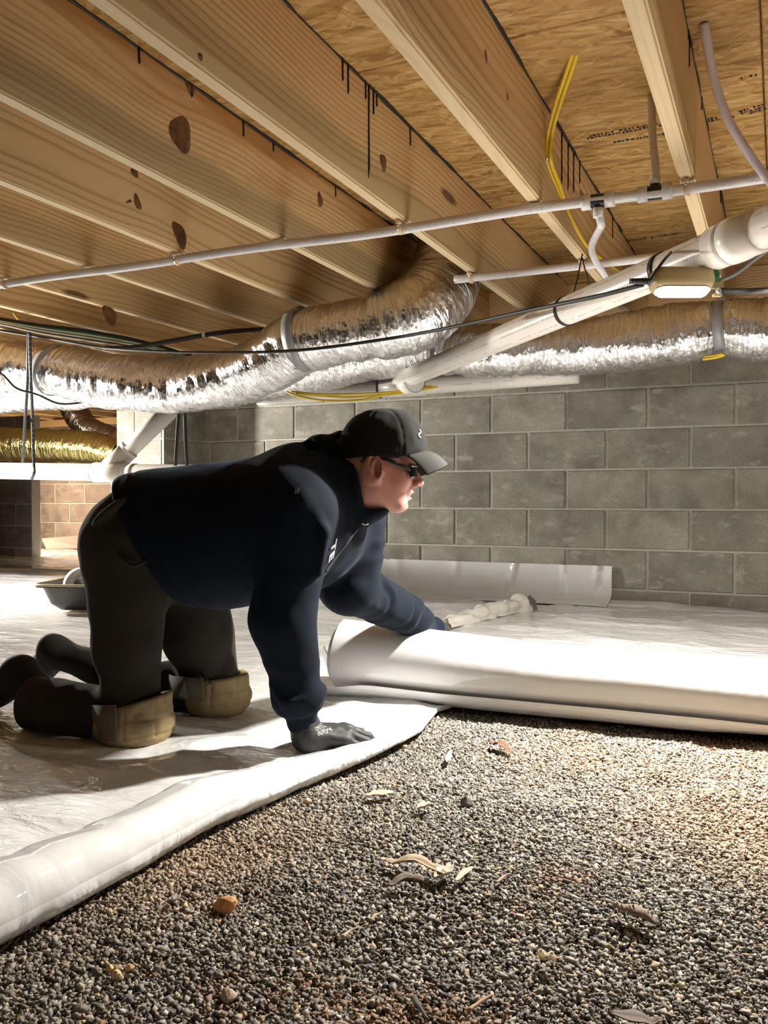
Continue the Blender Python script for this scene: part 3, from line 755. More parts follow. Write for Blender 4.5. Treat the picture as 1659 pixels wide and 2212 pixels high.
m = MB(); m.tube([c2-dn*.150, c2-dn*.154], [.0508, .0508], 32, caps=False); pobj(m, 'primer_ring', M['blue'], d2, m2)
# far left pipe with wye branch
A3, B3 = P(-330, 1012, 5.4), P(560, 1026, 3.92); m3 = (A3+B3)/2
d3 = empty('drain_pipe', 'white horizontal drain pipe at far left with a slanted branch rising from a wye', 'pipe', m3)
e3 = (B3-A3)/np.linalg.norm(B3-A3)
c3 = A3 + e3*((P(212, 1018, 4.3)-A3) @ e3)
m = MB(); pipe_between(m, A3, B3, .0445, 32, 12); pobj(m, 'pipe', M['pvc_fit'], d3, m3)
br = e3*.72+np.array([0, .30, .72]); br /= np.linalg.norm(br)
m = MB(); m.tube([c3-e3*.09, c3-e3*.087, c3+e3*.13, c3+e3*.133], [.0445, .0505, .0505, .0445], 32); m.tube([c3-e3*.02, c3-e3*.02+br*.155, c3-e3*.02+br*.157], [.050, .0505, .0445], 32); pobj(m, 'wye_fitting', M['pvc_fit'], d3, m3)
m = MB(); m.tube([c3-e3*.02+br*.1, c3-e3*.02+br*.50], [.0445, .0445], 32); pobj(m, 'branch_pipe', M['pvc_fit'], d3, m3)
m = MB(); m.tube([c3-e3*.020+br*.155, c3-e3*.020+br*.172], [.0513, .0513], 32, caps=False); pobj(m, 'branch_collar', M['pvc_fit'], d3, m3)
m = MB(); m.tube([c3-e3*.091, c3-e3*.084], [.0512, .0512], 32, caps=False); pobj(m, 'primer_ring', plain('light_blue_primer', (.25, .42, .60), .5), d3, m3)
m = MB(); m.tube([c3+e3*.16, c3+e3*.19], [.0470, .0470], 32); pobj(m, 'stop_collar', M['pvc_fit'], d3, m3)

# perforated hanger straps (black)
def hanger(name, label, strands, wd=.016, mat='black', cat='hanger', holes=True, group='black plastic hanger straps'):
    """strands: lists of (px,py,Z)"""
    o = P(*strands[0][0]); root = None
    for s in strands:
        pts = smooth_path([P(*q) for q in s], 6)
        nr = [-(q-np.array([0, 0, CAMH])) for q in pts]
        m = MB(); m.ribbon(pts, nr, wd, turn(np.array([1., 0, 0])), .0012)
        if root is None: root = tag(m.obj(name, M[mat], origin=o), label, cat, group); par = root
        else: pobj(m, 'strand', M[mat], par, o)
        if holes:
            mh = MB(); L = np.concatenate([[0], np.cumsum(np.linalg.norm(np.diff(pts, axis=0), axis=1))])
            for d in np.arange(.02, L[-1], .026):
                c = np.array([np.interp(d, L, pts[:, k]) for k in range(3)]); n = -(c-np.array([0, 0, CAMH])); n /= np.linalg.norm(n)
                up_ = np.array([0, 0, 1.]); up_ -= n*(up_ @ n); up_ /= np.linalg.norm(up_); sx = np.cross(up_, n)
                mh.add([c+n*.0016 + .0035*(sx*math.cos(a)+up_*math.sin(a)) for a in np.arange(8)*PI/4], [tuple(range(8))])
            pobj(mh, 'hole_row', M['hole'], par, o)['kind'] = 'stuff'
    return root
M['hole'] = plain('pale_hole', (.45, .42, .38), .8)
hanger('pipe_hanger', 'two strands of black perforated strap crossing the front duct down to the left pipe',
       [[(62, 706, 4.00), (60, 800, 4.12), (55, 900, 4.3), (49, 1000, 4.52)], [(64, 706, 3.99), (66, 800, 4.11), (70, 900, 4.3), (73, 1000, 4.38), (74, 1020, 4.36), (68, 1037, 4.40)]])
hanger('pipe_hanger', 'pair of thin dark hanger straps against the shaded side of the block pilaster',
       [[(386, 890, 4.02), (382, 950, 4.03), (379, 1006, 4.05)], [(399, 890, 4.02), (401, 950, 4.03), (404, 1006, 4.05)]], holes=False)

# black tie strap round the diagonal pipe, its two thin strings going up to a joist
q0 = A + dn*((P(1242, 670, 2.75)-A) @ dn); tv = dn
fr = np.array([0, 0, CAMH])-q0; fr -= tv*(fr @ tv); fr /= np.linalg.norm(fr); uv_ = np.cross(tv, fr)
m = MB(); nn_ = [fr*math.cos(a)+uv_*math.sin(a) for a in np.linspace(0, 2*PI, 40)]
m.ribbon([q0+n*.0462 for n in nn_], nn_, .014, tv, .0012)
tie = tag(m.obj('pipe_tie', M['black'], origin=q0), 'black tie band round the middle of the diagonal pipe with two strings going up', 'hanger', 'black plastic hanger straps')
m = MB(); 
for pts in ([(1258, 548, 2.72), (1248, 600, 2.71), (1234, 650, 2.70)], [(1257, 556, 2.72), (1266, 590, 2.71), (1275, 625, 2.72)]):
    m.tube([P(*k) for k in pts], .0022, 6)
pobj(m, 'string', M['black'], tie, q0)
q1 = A + dn*((P(1440, 590, 2.3)-A) @ dn)
m = MB(); m.ribbon([q1+n*.0462 for n in nn_], nn_, .018, tv, .0012)
tag(m.obj('pipe_tie', M['black'], origin=q1), 'black tie band round the diagonal pipe just behind the work lamp', 'hanger', 'black plastic hanger straps')

# ------------------------------------------------------------------ PEX water lines
def aty(px, py, b):
    u = (px-829.5)/FPX; return P(px, py, b/(u*sY+cY))
PY, PZ, PR = 2.385, JB-.0165, .0143
def lx(px, b): return aty(px, 600, b)[0]
pm = np.array([lx(700, PY), PY, PZ])
px_line = empty('water_line', 'long white plastic water line clipped under the joists across the whole ceiling', 'water pipe', pm)
m = MB(); m.tube([(x, PY + .004*math.sin(x*4), PZ-.003+.003*math.sin(x*7)) for x in np.linspace(-5.2, 1.2, 90)], PR, 20); pobj(m, 'pipe', M['pex'], px_line, pm)
def tee(px, down):
    c = np.array([lx(px, PY), PY, PZ-.003]); X_ = np.array([1., 0, 0])
    m = MB(); m.tube([c-X_*.034, c+X_*.034], .0180, 20); m.tube([c, c+np.array([0, 0, -.03 if down else .03])], .0135, 16); b_ = pobj(m, 'tee_fitting', M['black'], px_line, pm)
    for s in (-1, 1):
        m = MB(); m.tube([c+X_*s*.018, c+X_*s*.0185, c+X_*s*.044, c+X_*s*.0445], [.0185, .0212, .0212, .0150], 20)
        m.v = [tuple(np.array(q)-pm) for q in m.v]; m.obj('crimp_ring', M['pex_ring'], b_)
    return c
M['pex_ring'] = plain('white_crimp_ring', (.74, .73, .72), .35)
t1, t2 = tee(1293, True), tee(1415, False)
m = MB(); m.tube(smooth_path([t1+(0, 0, -.02), t1+(.004, .02, -.06), aty(1297, 492, 2.5), aty(1279, 530, 2.62), aty(1283, 556, 2.75), aty(1305, 592, 2.95), aty(1330, 625, 3.1)]), .0105, 14); pobj(m, 'branch_line', M['pex'], px_line, pm)
m = MB(); m.tube(smooth_path([t2+(0, 0, .015), t2+(0, .01, .07), aty(1410, 300, 2.43), aty(1408, 215, 2.48), aty(1407, 205, 2.50)]), .0105, 14); pobj(m, 'riser', M['pex_clear'], px_line, pm)
for tq, dz in ((t1, -1), (t2, 1)):
    m = MB(); m.tube([tq+(0, 0, dz*.020), tq+(0, 0, dz*.022), tq+(0, 0, dz*.045)], [.012, .0145, .0135], 16); pobj(m, 'crimp_ring', M['pex_ring'], px_line, pm)
P2Y = 3.03; pm2 = np.array([lx(1200, P2Y), P2Y, PZ])
l2 = empty('water_line', 'second white water line farther back, running behind the diagonal drain pipe', 'water pipe', pm2)
m = MB(); m.tube([(x, P2Y, PZ-.002) for x in np.linspace(lx(985, P2Y), lx(1640, P2Y), 30)], PR, 20); pobj(m, 'pipe', M['pex'], l2, pm2)
m = MB(); pts = smooth_path([P(1521, 48, 2.028), P(1527, 90, 2.05), P(1545, 180, 2.1), P(1575, 262, 2.13), P(1620, 335, 2.15), P(1665, 395, 2.15), P(1720, 450, 2.13)])
m.tube(pts, .0108, 16)
tag(m.obj('water_line', M['pex_clear'], origin=pts[0]), 'short translucent pinkish water tube curving down from a hole in the subfloor', 'water pipe')
def clip(x, y, label, d=1):
    c = np.array([x, y, PZ-.003]); m = MB(); pts = []; N = []
    for a in np.radians(np.linspace(-200, 40, 22)):
        n = np.array([0, math.cos(a), math.sin(a)]); pts.append(c+n*(PR+.003)); N.append(n)
    m.ribbon(pts, N, .014, (1, 0, 0), .0016)
    m.box(c+(0, -PR-.010, .010), (.007, .008, .0045)); m.box(c+(0, PR+.004, .012), (.007, .003, .006))
    o = tag(m.obj('pipe_clip', M['clip'], origin=c), label, 'pipe clip', 'tan clips holding the water lines')
    m = MB(); m.tube([c+(0, -PR-.011, .012), c+(0, -PR-.011, -.001)], [.002, .0035], 8); pobj(m, 'nail', M['steel'], o, c)
clip(JX[0]+JW*.5, PY, 'tan clip on the front water line under the rightmost joist')
clip(JX[-2]+JW*.5, PY, 'tan clip on the front water line under the third joist from the right')
clip(JX[-4]+JW*.6, PY, 'tan clip on the front water line under the fifth joist from the right')
clip(JX[-6]+JW*.6, PY, 'tan clip at the left end of the front water line')
clip(JX[-1]+JW*.5, P2Y, 'tan clip on the second water line beside the black strings')
clip(JX[-2]+JW*.5, P2Y, 'tan clip on the second water line above the bulging duct elbow')

# ------------------------------------------------------------------ cables
def cable(name, label, pts, r, mat, cat='cable', group=None, seg=10, n=8, world=False, parent=None, o=None):
    q = smooth_path([k if world else P(*k) for k in pts], n); m = MB(); m.tube(q, r, seg)
    if parent is not None: return pobj(m, name, M[mat], parent, o)
    return tag(m.obj(name, M[mat], origin=q[0]), label, cat, group)
xf = JX[-1]+JW+.006
yc0 = P(1237, 113, 2.172)
yp = [P(1237, 113, 2.172), P(1222, 160, 2.25), P(1200, 225, 2.36), P(1183, 290, 2.44), atx(1180, 345, xf), atx(1198, 395, xf), atx(1229, 462, xf), atx(1266, 528, xf), atx(1310, 565, xf), atx(1350, 592, xf)]
yr = empty('yellow_cable', 'two yellow electrical cables dropping from a subfloor hole and stapled to a joist', 'cable', yc0)
for k, dz in enumerate((0, .0125)):
    off = turn(np.array([1., 0, 0]))*dz
    cable('cable', None, [q+off*(1 if j < 6 else .3)+np.array([0, 0, -.006*k if j > 5 else 0]) for j, q in enumerate(yp)], .0058, 'yellow', world=True, parent=yr, o=yc0)
m = MB(); m.box(yp[4]+(.004, 0, 0), (.003, .014, .002)); pobj(m, 'staple', M['steel'], yr, yc0)
for k, pts in enumerate(([(618, 846, 4.17), (645, 856, 4.15), (700, 865, 4.13), (780, 864, 4.1), (850, 848, 4.06), (905, 836, 4.03)], [(630, 846, 4.17), (700, 852, 4.13), (800, 850, 4.08), (880, 843, 4.04), (965, 829, 4.0)], [(640, 850, 4.16), (740, 858, 4.12), (830, 853, 4.07), (900, 844, 4.03), (955, 834, 4.0)])):
    cable('yellow_cable', ('lowest yellow cable sagging under the ducts above the man', 'topmost yellow cable stretched under the ducts above the man', 'middle yellow cable under the ducts above the man')[k], pts, .005, 'yellow', group='yellow cables under the ducts')
for k, pts in enumerate(([(1518, 776, 3.42), (1545, 772, 3.40), (1566, 766, 3.38)], [(1520, 771, 3.42), (1545, 768, 3.40), (1562, 764, 3.38)])):
    cable('yellow_cable', ('lower short yellow cable end under the back duct strap', 'upper short yellow cable end under the back duct strap')[k], pts, .006, 'yellow', group='yellow cables under the ducts')
cable('power_cord', 'black lamp cord hanging in front of the ducts from the work lamp to the left', [(1388, 615, 2.16), (1290, 640, 2.3), (1130, 673, 2.6), (980, 706, 2.9), (830, 733, 3.15), (640, 757, 3.3), (455, 762, 3.5), (300, 757, 3.7), (215, 750, 3.85), (100, 730, 4.0), (0, 714, 4.1), (-120, 690, 4.2)], .0062, 'rubber', 'cord')
cable('power_cord', 'second black cord draped low across the foil duct at far left', [(-60, 780, 4.1), (0, 805, 4.12), (35, 838, 4.15), (80, 852, 4.2), (130, 872, 4.25), (190, 868, 4.4)], .0052, 'rubber', 'cord')
cable('power_cord', 'black cord running right from the bracket beside the work lamp', [(1560, 628, 2.2), (1610, 629, 2.15), (1680, 626, 2.1), (1760, 615, 2.0)], .0078, 'rubber', 'cord')
cable('grey_cord', 'grey dusty cord rising right beneath the diagonal drain pipe', [(1556, 606, 2.3), (1590, 590, 2.25), (1630, 560, 2.2), (1680, 525, 2.12)], .006, 'gap', 'cord')
cable('black_hose', 'ribbed black hose curving over the front duct below the joists', [(600, 712, 3.86), (560, 712, 3.84), (500, 716, 3.82), (440, 724, 3.80), (380, 735, 3.80), (290, 750, 3.82), (225, 752, 3.9)], .0105, 'rubber', 'hose')
m = MB(); q = P(440, 723, 3.795); m.tube([q-turn(np.array([.006, 0, 0])), q+turn(np.array([.006, 0, 0]))], .0115, 12); tag(m.obj('cable_tie', M['white_wire'], origin=q), 'small white tie on the ribbed black hose', 'tie')
rg = random.Random(5)
wires = [('black', .006), ('black', .006), ('green', .004), ('white_wire', .004), ('green', .004), ('white_wire', .005), ('black', .004), ('white_wire', .004)]
wlab = ('thickest black wire of the bundle under the left joists', 'black wire beneath the thickest one in the left bundle', 'upper green wire in the bundle under the left joists', 'upper white wire in the bundle under the left joists', 'lower green wire in the bundle under the left joists', 'lower white wire in the bundle under the left joists', 'thin black wire sagging from the bundle under the left joists', 'lowest thin white wire sagging from the left bundle')
for k, (mt, r) in enumerate(wires):
    dy = k*2.6
    cable('wire', wlab[k], [(-60, 676+dy, 3.96), (0, 688+dy*.7, 3.93), (90, 702+dy, 3.90), (200, 716+dy*1.2, 3.9), (310, 738+dy*.9, 3.9), (400, 764+dy*.5, 3.92), (470, 785, 3.97)], r, mt, 'wire', 'wire bundle under the left joists')
cable('wire', 'stray pale wire end poking up from the left bundle', [(45, 705, 3.99), (38, 690, 3.98), (28, 676, 3.98)], .003, 'yellow', 'wire', 'wire bundle under the left joists')

# ------------------------------------------------------------------ work lamps
def rbox(m_name, h, bev, seg=4):
    me = bevel_mesh(m_name, (h[0]*2, h[1]*2, h[2]*2), bev, seg); return me
M['lamp_body'] = plain('tan_lamp_housing', (.48, .38, .20), .45, var=.12)
tl = NT('lamp_lens'); M['lens'] = tl.bsdf(color=(1, .95, .85), emit=(1.0, .90, .70, 1), emit_s=60.0)
def ring_rect(w_, d_, z, r, n=6):
    o = []
    for (sx, sy, a0) in ((1, 1, 0), (-1, 1, 90), (-1, -1, 180), (1, -1, 270)):
        for k in range(n+1):
            a = math.radians(a0+90*k/n); o.append((sx*(w_-r)+r*math.cos(a), sy*(d_-r)+r*math.sin(a), z))
    return o
def lens_prism(hx, hz, y0, y1, r):
    a_ = [(x_, y0, z_) for x_, z_, _ in ring_rect(hx, hz, 0, r)]; b_ = [(x_*.96, y1, z_*.93) for x_, _, z_ in a_]; n_ = len(a_)
    return mesh('lens', a_+b_, [tuple(range(n_)), tuple(range(2*n_-1, n_-1, -1))]+[(k, n_+k, n_+(k+1) % n_, (k+1) % n_) for k in range(n_)], smooth=False)
def lamp(pos, yaw, tilt, watts, label, color=(1.0, .955, .88), spread=PI):
    root = empty('work_lamp', label, 'lamp', pos)
    Rm = Matrix.Rotation(yaw, 3, 'Z') @ Matrix.Rotation(tilt, 3, 'X')
    def put(name, me, mat, off):
        o = link(name, me, mat, root); o.location = Rm @ Vector(off); o.rotation_euler = Rm.to_euler()
        for p in me.polygons: p.use_smooth = name == 'housing'
        return o
    put('housing', rbox('housing', (.077, .028, .036), .027), M['lamp_body'], (0, .006, 0))
    put('lens', lens_prism(.064, .021, -.020, -.029, .018), M['lens'], (0, 0, -.002))
    put('lens_frame', lens_prism(.071, .028, -.012, -.0225, .024), M['lamp_body'], (0, 0, -.002))
    m = MB(); pts = []; rad = []
    for k in range(17): pts.append((-.072-.0035*k, .004, .0)); rad.append(.0105-.0003*k if k % 2 else .0075)
    m.tube(pts, rad, 12); o = put('cord_grip', mesh('cord_grip', m.v, m.f, uv=m.uv), M['rubber'], (0, 0, 0))
    ld = bpy.data.lights.new('lamp_glow', 'AREA'); ld.shape = 'RECTANGLE'; ld.size = .12; ld.size_y = .036; ld.energy = watts; ld.color = color; ld.spread = spread
    lo = bpy.data.objects.new('lamp_glow', ld); COL.objects.link(lo); lo.parent = root
    lo.location = Rm @ Vector((0, -.031, -.002)); lo.rotation_euler = (Rm @ Matrix.Rotation(-PI/2, 3, 'X')).to_euler()
    return root, Rm
lp = P(1472, 611, 2.15)
lr, lR = lamp(lp, YAW+.02, math.radians(75), KEY_W, 'lit tan work lamp with a glowing lens tied under the diagonal drain pipe')
m = MB()
for pts in ([(1450, 545, 2.2), (1432, 565, 2.13), (1408, 600, 2.12), (1403, 615, 2.13)],): m.tube(smooth_path([P(*k)-lp for k in pts]), .0035, 8)
m.obj('hanging_cord', M['rubber'], lr)
bq = P(1545, 605, 2.2)
lb = empty('cord_bracket', 'tan bracket with green wire and a steel screw right beside the work lamp', 'bracket', bq)
Rq = np.array([[cY, -sY, 0], [sY, cY, 0], [0, 0, 1.]])
m = MB()
for (a_, b_, w_, h_) in ((1537, 588, .009, .014), (1548, 615, .015, .010), (1553, 585, .004, .010), (1549, 638, .010, .003)): m.box(P(a_, b_, 2.2)-bq, (w_, .008, h_), Rq)
m.obj('bracket', M['lamp_body'], lb, smooth=False)
m = MB(); m.tube(smooth_path([P(1546, 582, 2.19)-bq, P(1550, 596, 2.185)-bq, P(1540, 603, 2.185)-bq, P(1556, 604, 2.19)-bq]), .005, 8); m.obj('green_wire', M['green'], lb)
m = MB(); m.tube([P(1552, 620, 2.185)-bq, P(1552, 634, 2.185)-bq], [.006, .008], 10); m.obj('screw', M['steel'], lb)
# lamps of the same string outside the view
def out_lamp(x, y, z, W, yaw, tilt, lab, color=(1.0, .955, .88)): lamp(np.array([x, y, z]), yaw, math.radians(tilt), W, lab, color)
out_lamp(-4.5, 3.02, .98, LEFT_W, PI*.68, 24, 'lit tan work lamp hanging beyond the left end of the ducts')
out_lamp(1.75, 2.0, 1.16, RIGHT_W, -.5, 40, 'lit tan work lamp hanging beyond the right end of the ducts')
out_lamp(-6.75, 6.28, 1.14, FAR_W, PI*.3, 75, 'lit tan work lamp in the far bay by the brown wall', (1.0, .78, .55))

# worn, unreadable black stencil print on the subfloor panels
def osb_pt(px, py):
    d = Q(px, py, 1.0) - np.array([0, 0, CAMH]); return turn(np.array([0, 0, CAMH]) + d*((OSBZ+.0005-CAMH)/d[2]))
rg = random.Random(9); m = MB()
for (x0, y0, x1, y1, rows_) in ((1268, 300, 1425, 272, 2), (1325, 308, 1430, 291, 1), (1530, 263, 1580, 254, 2), (1605, 250, 1665, 232, 3), (1600, 170, 1632, 163, 1), (1358, 522, 1470, 505, 2), (1190, 548, 1290, 534, 1)):
    A_, B_ = osb_pt(x0, y0), osb_pt(x1, y1); d_ = B_-A_; L_ = np.linalg.norm(d_); d_ = d_/L_; sd = np.cross(d_, [0, 0, 1])
    for r_ in range(rows_):
        u_ = 0
        while u_ < L_:
            w_ = rg.uniform(.003, .011); g_ = rg.uniform(.002, .006)
            if rg.random() < .85:
                hgt = rg.uniform(.003, .0065); c_ = A_ + d_*(u_+w_/2) + sd*(r_*.016+rg.uniform(-.001, .001)); a_ = rg.uniform(-.2, .2)
                e1, e2 = d_*math.cos(a_)+sd*math.sin(a_), sd*math.cos(a_)-d_*math.sin(a_)
                m.add([c_-e1*w_/2-e2*hgt, c_+e1*w_/2-e2*hgt*.8, c_+e1*w_/2+e2*hgt, c_-e1*w_/2*.8+e2*hgt], [(0, 1, 2, 3)])
            u_ += w_+g_
o = m.obj('panel_print', M['tar'], ceil, smooth=False); o['kind'] = 'stuff'

# ------------------------------------------------------------------ black mixing tray with tape roll
tq = ground(226, 1312, .03); tr = empty('mixing_tray', 'black plastic mixing tray standing on the white sheet behind the man', 'tray', tq, rotz=YAW-.12)
M['tray'] = plain('dusty_black_plastic', (.035, .032, .03), .55, var=.5, vscale=14)
rings = [ring_rect(.18, .12, .0, .05), ring_rect(.215, .155, .03, .06), ring_rect(.245, .18, .115, .06), ring_rect(.265, .20, .120, .065), ring_rect(.268, .203, .112, .065), ring_rect(.262, .197, .125, .065), ring_rect(.238, .174, .117, .06), ring_rect(.205, .146, .034, .055), ring_rect(.17, .11, .008, .045)]
n = len(rings[0]); m = MB(); v = [q for r_ in rings for q in r_]; f = []
for j in range(len(rings)-1):
    for k in range(n): f.append((j*n+k, j*n+(k+1) % n, (j+1)*n+(k+1) % n, (j+1)*n+k))
f.append(tuple(range(n-1, -1, -1))); f.append(tuple((len(rings)-1)*n+k for k in range(n)))
m.add(v, f); m.obj('pan', M['tray'], tr)
m = MB(); rr_ = ring_rect(.266, .201, .124, .065); m.tube([*rr_, rr_[0]], .006, 8, caps=False); m.obj('rim', plain('yellowed_rim', (.30, .25, .13), .6, var=.4), tr)
tp = np.array(tq) + turn(np.array([-.115, .02, .105]))
m = MB(); th_ = np.linspace(0, 2*PI, 33)[:-1]
pr = [(.045, -.03), (.082, -.03), (.085, -.026), (.085, .026), (.082, .03), (.045, .03)]
v = [(r_*math.cos(a), h_, r_*math.sin(a)) for a in th_ for (r_, h_) in pr]
f = [(j*6+k, j*6+(k+1) % 6, ((j+1) % 32)*6+(k+1) % 6, ((j+1) % 32)*6+k) for j in range(32) for k in range(6)]
m.add(v, f); tag(m.obj('tape_roll', plain('white_tape', (.78, .74, .68), .3), loc=tp, rotz=YAW+.5), 'roll of white seam tape standing in the black mixing tray', 'tape')
#@@PART3
# ------------------------------------------------------------------ gravel
rs = np.random.RandomState(4)
N = 235000
Zc = np.sqrt(rs.rand(N)*(2.45**2-.56**2)+.56**2); Xc = -(.46*Zc+.06)+rs.rand(N)*(.92*Zc+.38)
wx, wy = Xc*cY - Zc*sY, Xc*sY + Zc*cY
ok = (wx > lerp_tab(wy, XE)-.02) & (wy < 2.26)
wx, wy = wx[ok], wy[ok]; N = len(wx)
ico = np.array([(-1, -1, -1), (1, -1, -1), (1, 1, -1), (-1, 1, -1), (-1, -1, 1), (1, -1, 1), (1, 1, 1), (-1, 1, 1)])*.68
icf = np.array([(0,2,1),(0,3,2),(4,5,6),(4,6,7),(0,1,5),(0,5,4),(1,2,6),(1,6,5),(2,3,7),(2,7,6),(3,0,4),(3,4,7)])
def stones(N, rs, size):
    v = (ico[None]*(1+.26*rs.randn(N, 8, 1).clip(-1.5, 1.5)) + .16*rs.randn(N, 8, 3).clip(-1.5, 1.5)) * size[:, None, None]
    v = v*np.stack([1+.35*rs.rand(N), .75+.3*rs.rand(N), .45+.35*rs.rand(N)], -1)[:, None]
    q = rs.randn(N, 4)*np.array([1, .35, .35, 1]); q /= np.linalg.norm(q, axis=1)[:, None]
    a, b, c, d = q.T
    R = np.stack([a*a+b*b-c*c-d*d, 2*(b*c-a*d), 2*(b*d+a*c), 2*(b*c+a*d), a*a-b*b+c*c-d*d, 2*(c*d-a*b), 2*(b*d-a*c), 2*(c*d+a*b), a*a-b*b-c*c+d*d], -1).reshape(N, 3, 3)
    return np.einsum('nij,nkj->nki', R, v)
size = .0025*np.exp(.34*rs.randn(N)).clip(.45, 2.1)
p2 = np.stack([wx, wy, 0*wx], -1)
v = stones(N, rs, size) + np.stack([wx, wy, floor_h(wx, wy)-.0105+size*.28+rs.rand(N)*.003], -1)[:, None]
g = .12+.26*rs.rand(N)**1.4; col = np.stack([g*1.06, g, g*.90], -1)
tan = rs.rand(N) < .12; tv = rs.rand(N, 1); col[tan] = (np.array([.36, .28, .19])+tv*np.array([.18, .16, .13])+.015*rs.randn(N, 3))[tan]
wht = rs.rand(N) < .035; col[wht] = (.58, .54, .46)
dn_ = (fbm(p2*2.6+4, 3)*.9 + .42 + .12*rs.randn(N)).clip(0, 1)[:, None]
dust = np.array([.43, .30, .19])*(.75+.5*rs.rand(N, 1))
dn_ = (dn_ + .35*np.clip((wx+.15)/.8, 0, 1)[:, None]*np.clip((1.7-wy)/.6, 0, 1)[:, None]).clip(0, 1); dust = np.where(wx[:, None] > .0, dust*.85, dust)
col = col*(1-.62*dn_) + dust*.62*dn_
red = (fbm(p2*7+21, 2)+.25*rs.randn(N) > .95)[:, None]; col = np.where(red, col*.5+np.array([.30, .13, .05])*.5, col)
cc = np.ones((N, 8, 4)); cc[:, :, :3] = col[:, None]
F = (icf[None]+8*np.arange(N)[:, None, None]).reshape(-1, 3)
t = NT('gravel_stone'); at = t.n('VertexColor', layer_name='Col'); co = t.coord()
nz = t.noise(co, 900, 2)
M['gravel'] = t.bsdf(color=t.mix(t.math('MULTIPLY', nz, .4), at, (.09, .075, .06)), rough=.85, spec=.2)
tag(link('gravel', mesh('gravel', v.reshape(-1, 3), F, col=cc.reshape(-1, 4), smooth=False), M['gravel']), 'loose grey and tan crushed gravel spread over the crawl space dirt', 'gravel', kind='stuff')

def rock(px, py, sx, label, color, flat=.7, seed=1, var=.25):
    """faceted stone sx pixels wide"""
    c = ground(px, py); Z = -c[0]*sY+c[1]*cY; r = sx/FPX*Z/2
    bm = bmesh.new(); bmesh.ops.create_icosphere(bm, subdivisions=2, radius=1.0); rr = random.Random(seed)
    for q in bm.verts: q.co *= 1+.28*vnoise(np.array(q.co)*1.5+seed*7.7)
    for k in range(6):
        nrm = Vector((rr.uniform(-1, 1), rr.uniform(-1, 1), rr.uniform(-.2, 1))).normalized(); d = rr.uniform(.62, .85)
        for q in bm.verts:
            e = q.co.dot(nrm)-d
            if e > 0: q.co -= nrm*e
    for q in bm.verts: q.co = Vector((q.co.x*r, q.co.y*r*.8, q.co.z*r*flat))
    me = bpy.data.meshes.new('stone'); bm.to_mesh(me); bm.free()
    o = link('stone', me, plain('stone_'+str(seed), color, .8, var=var, vscale=60, bump=.4, bscale=300)); o.location = (c[0], c[1], float(floor_h(np.array(c[0]), np.array(c[1])))-.006+r*flat*.55); o.rotation_euler = (0, 0, YAW+rr.uniform(-.4, .4))
    return tag(o, label, 'stone', 'larger stones on the gravel')
rock(486, 1962, 58, 'largest orange stone in the gravel with a dark notch on top', (.50, .24, .09), .8, 1)
rock(253, 2104, 30, 'biggest of three yellow stones clustered in the gravel', (.55, .40, .22), .9, 2)
rock(237, 2090, 20, 'smaller yellow stone touching the biggest of the clustered three', (.60, .40, .17), .9, 3)
rock(280, 2088, 22, 'yellow stone standing apart at the edge of the cluster of three', (.58, .40, .18), .9, 4)
rock(495, 2136, 42, 'pale pinkish grey wedge stone in the near gravel', (.40, .31, .23), .7, 5)
rock(664, 1733, 18, 'small pale stone in the shadow beside the curled sheet edge', (.55, .42, .32), .9, 6)
rock(1006, 1742, 34, 'dark grey stone standing up from the lit gravel', (.14, .125, .11), .8, 7)
rock(399, 1960, 16, 'cream pebble beside the dry stems near the orange stone', (.66, .54, .30), .9, 8)
rock(643, 2041, 10, 'tiny bright yellow pebble right of the orange stone', (.70, .50, .12), .9, 9)
rock(1472, 2108, 18, 'cream pebble in the brown gravel at lower right', (.62, .48, .30), .8, 10)
rock(1320, 2001, 14, 'whitish pebble beside the buried root', (.62, .58, .48), .8, 11)
rock(873, 1604, 14, 'tan pebble at the tip of the folded sheet edge', (.55, .36, .20), .8, 12)
rock(219, 2200, 18, 'orange pebble at the lowest edge of the near gravel', (.58, .36, .16), .8, 13)
rock(175, 2172, 34, 'flat grey brown stone in the nearest gravel', (.22, .19, .15), .5, 14)
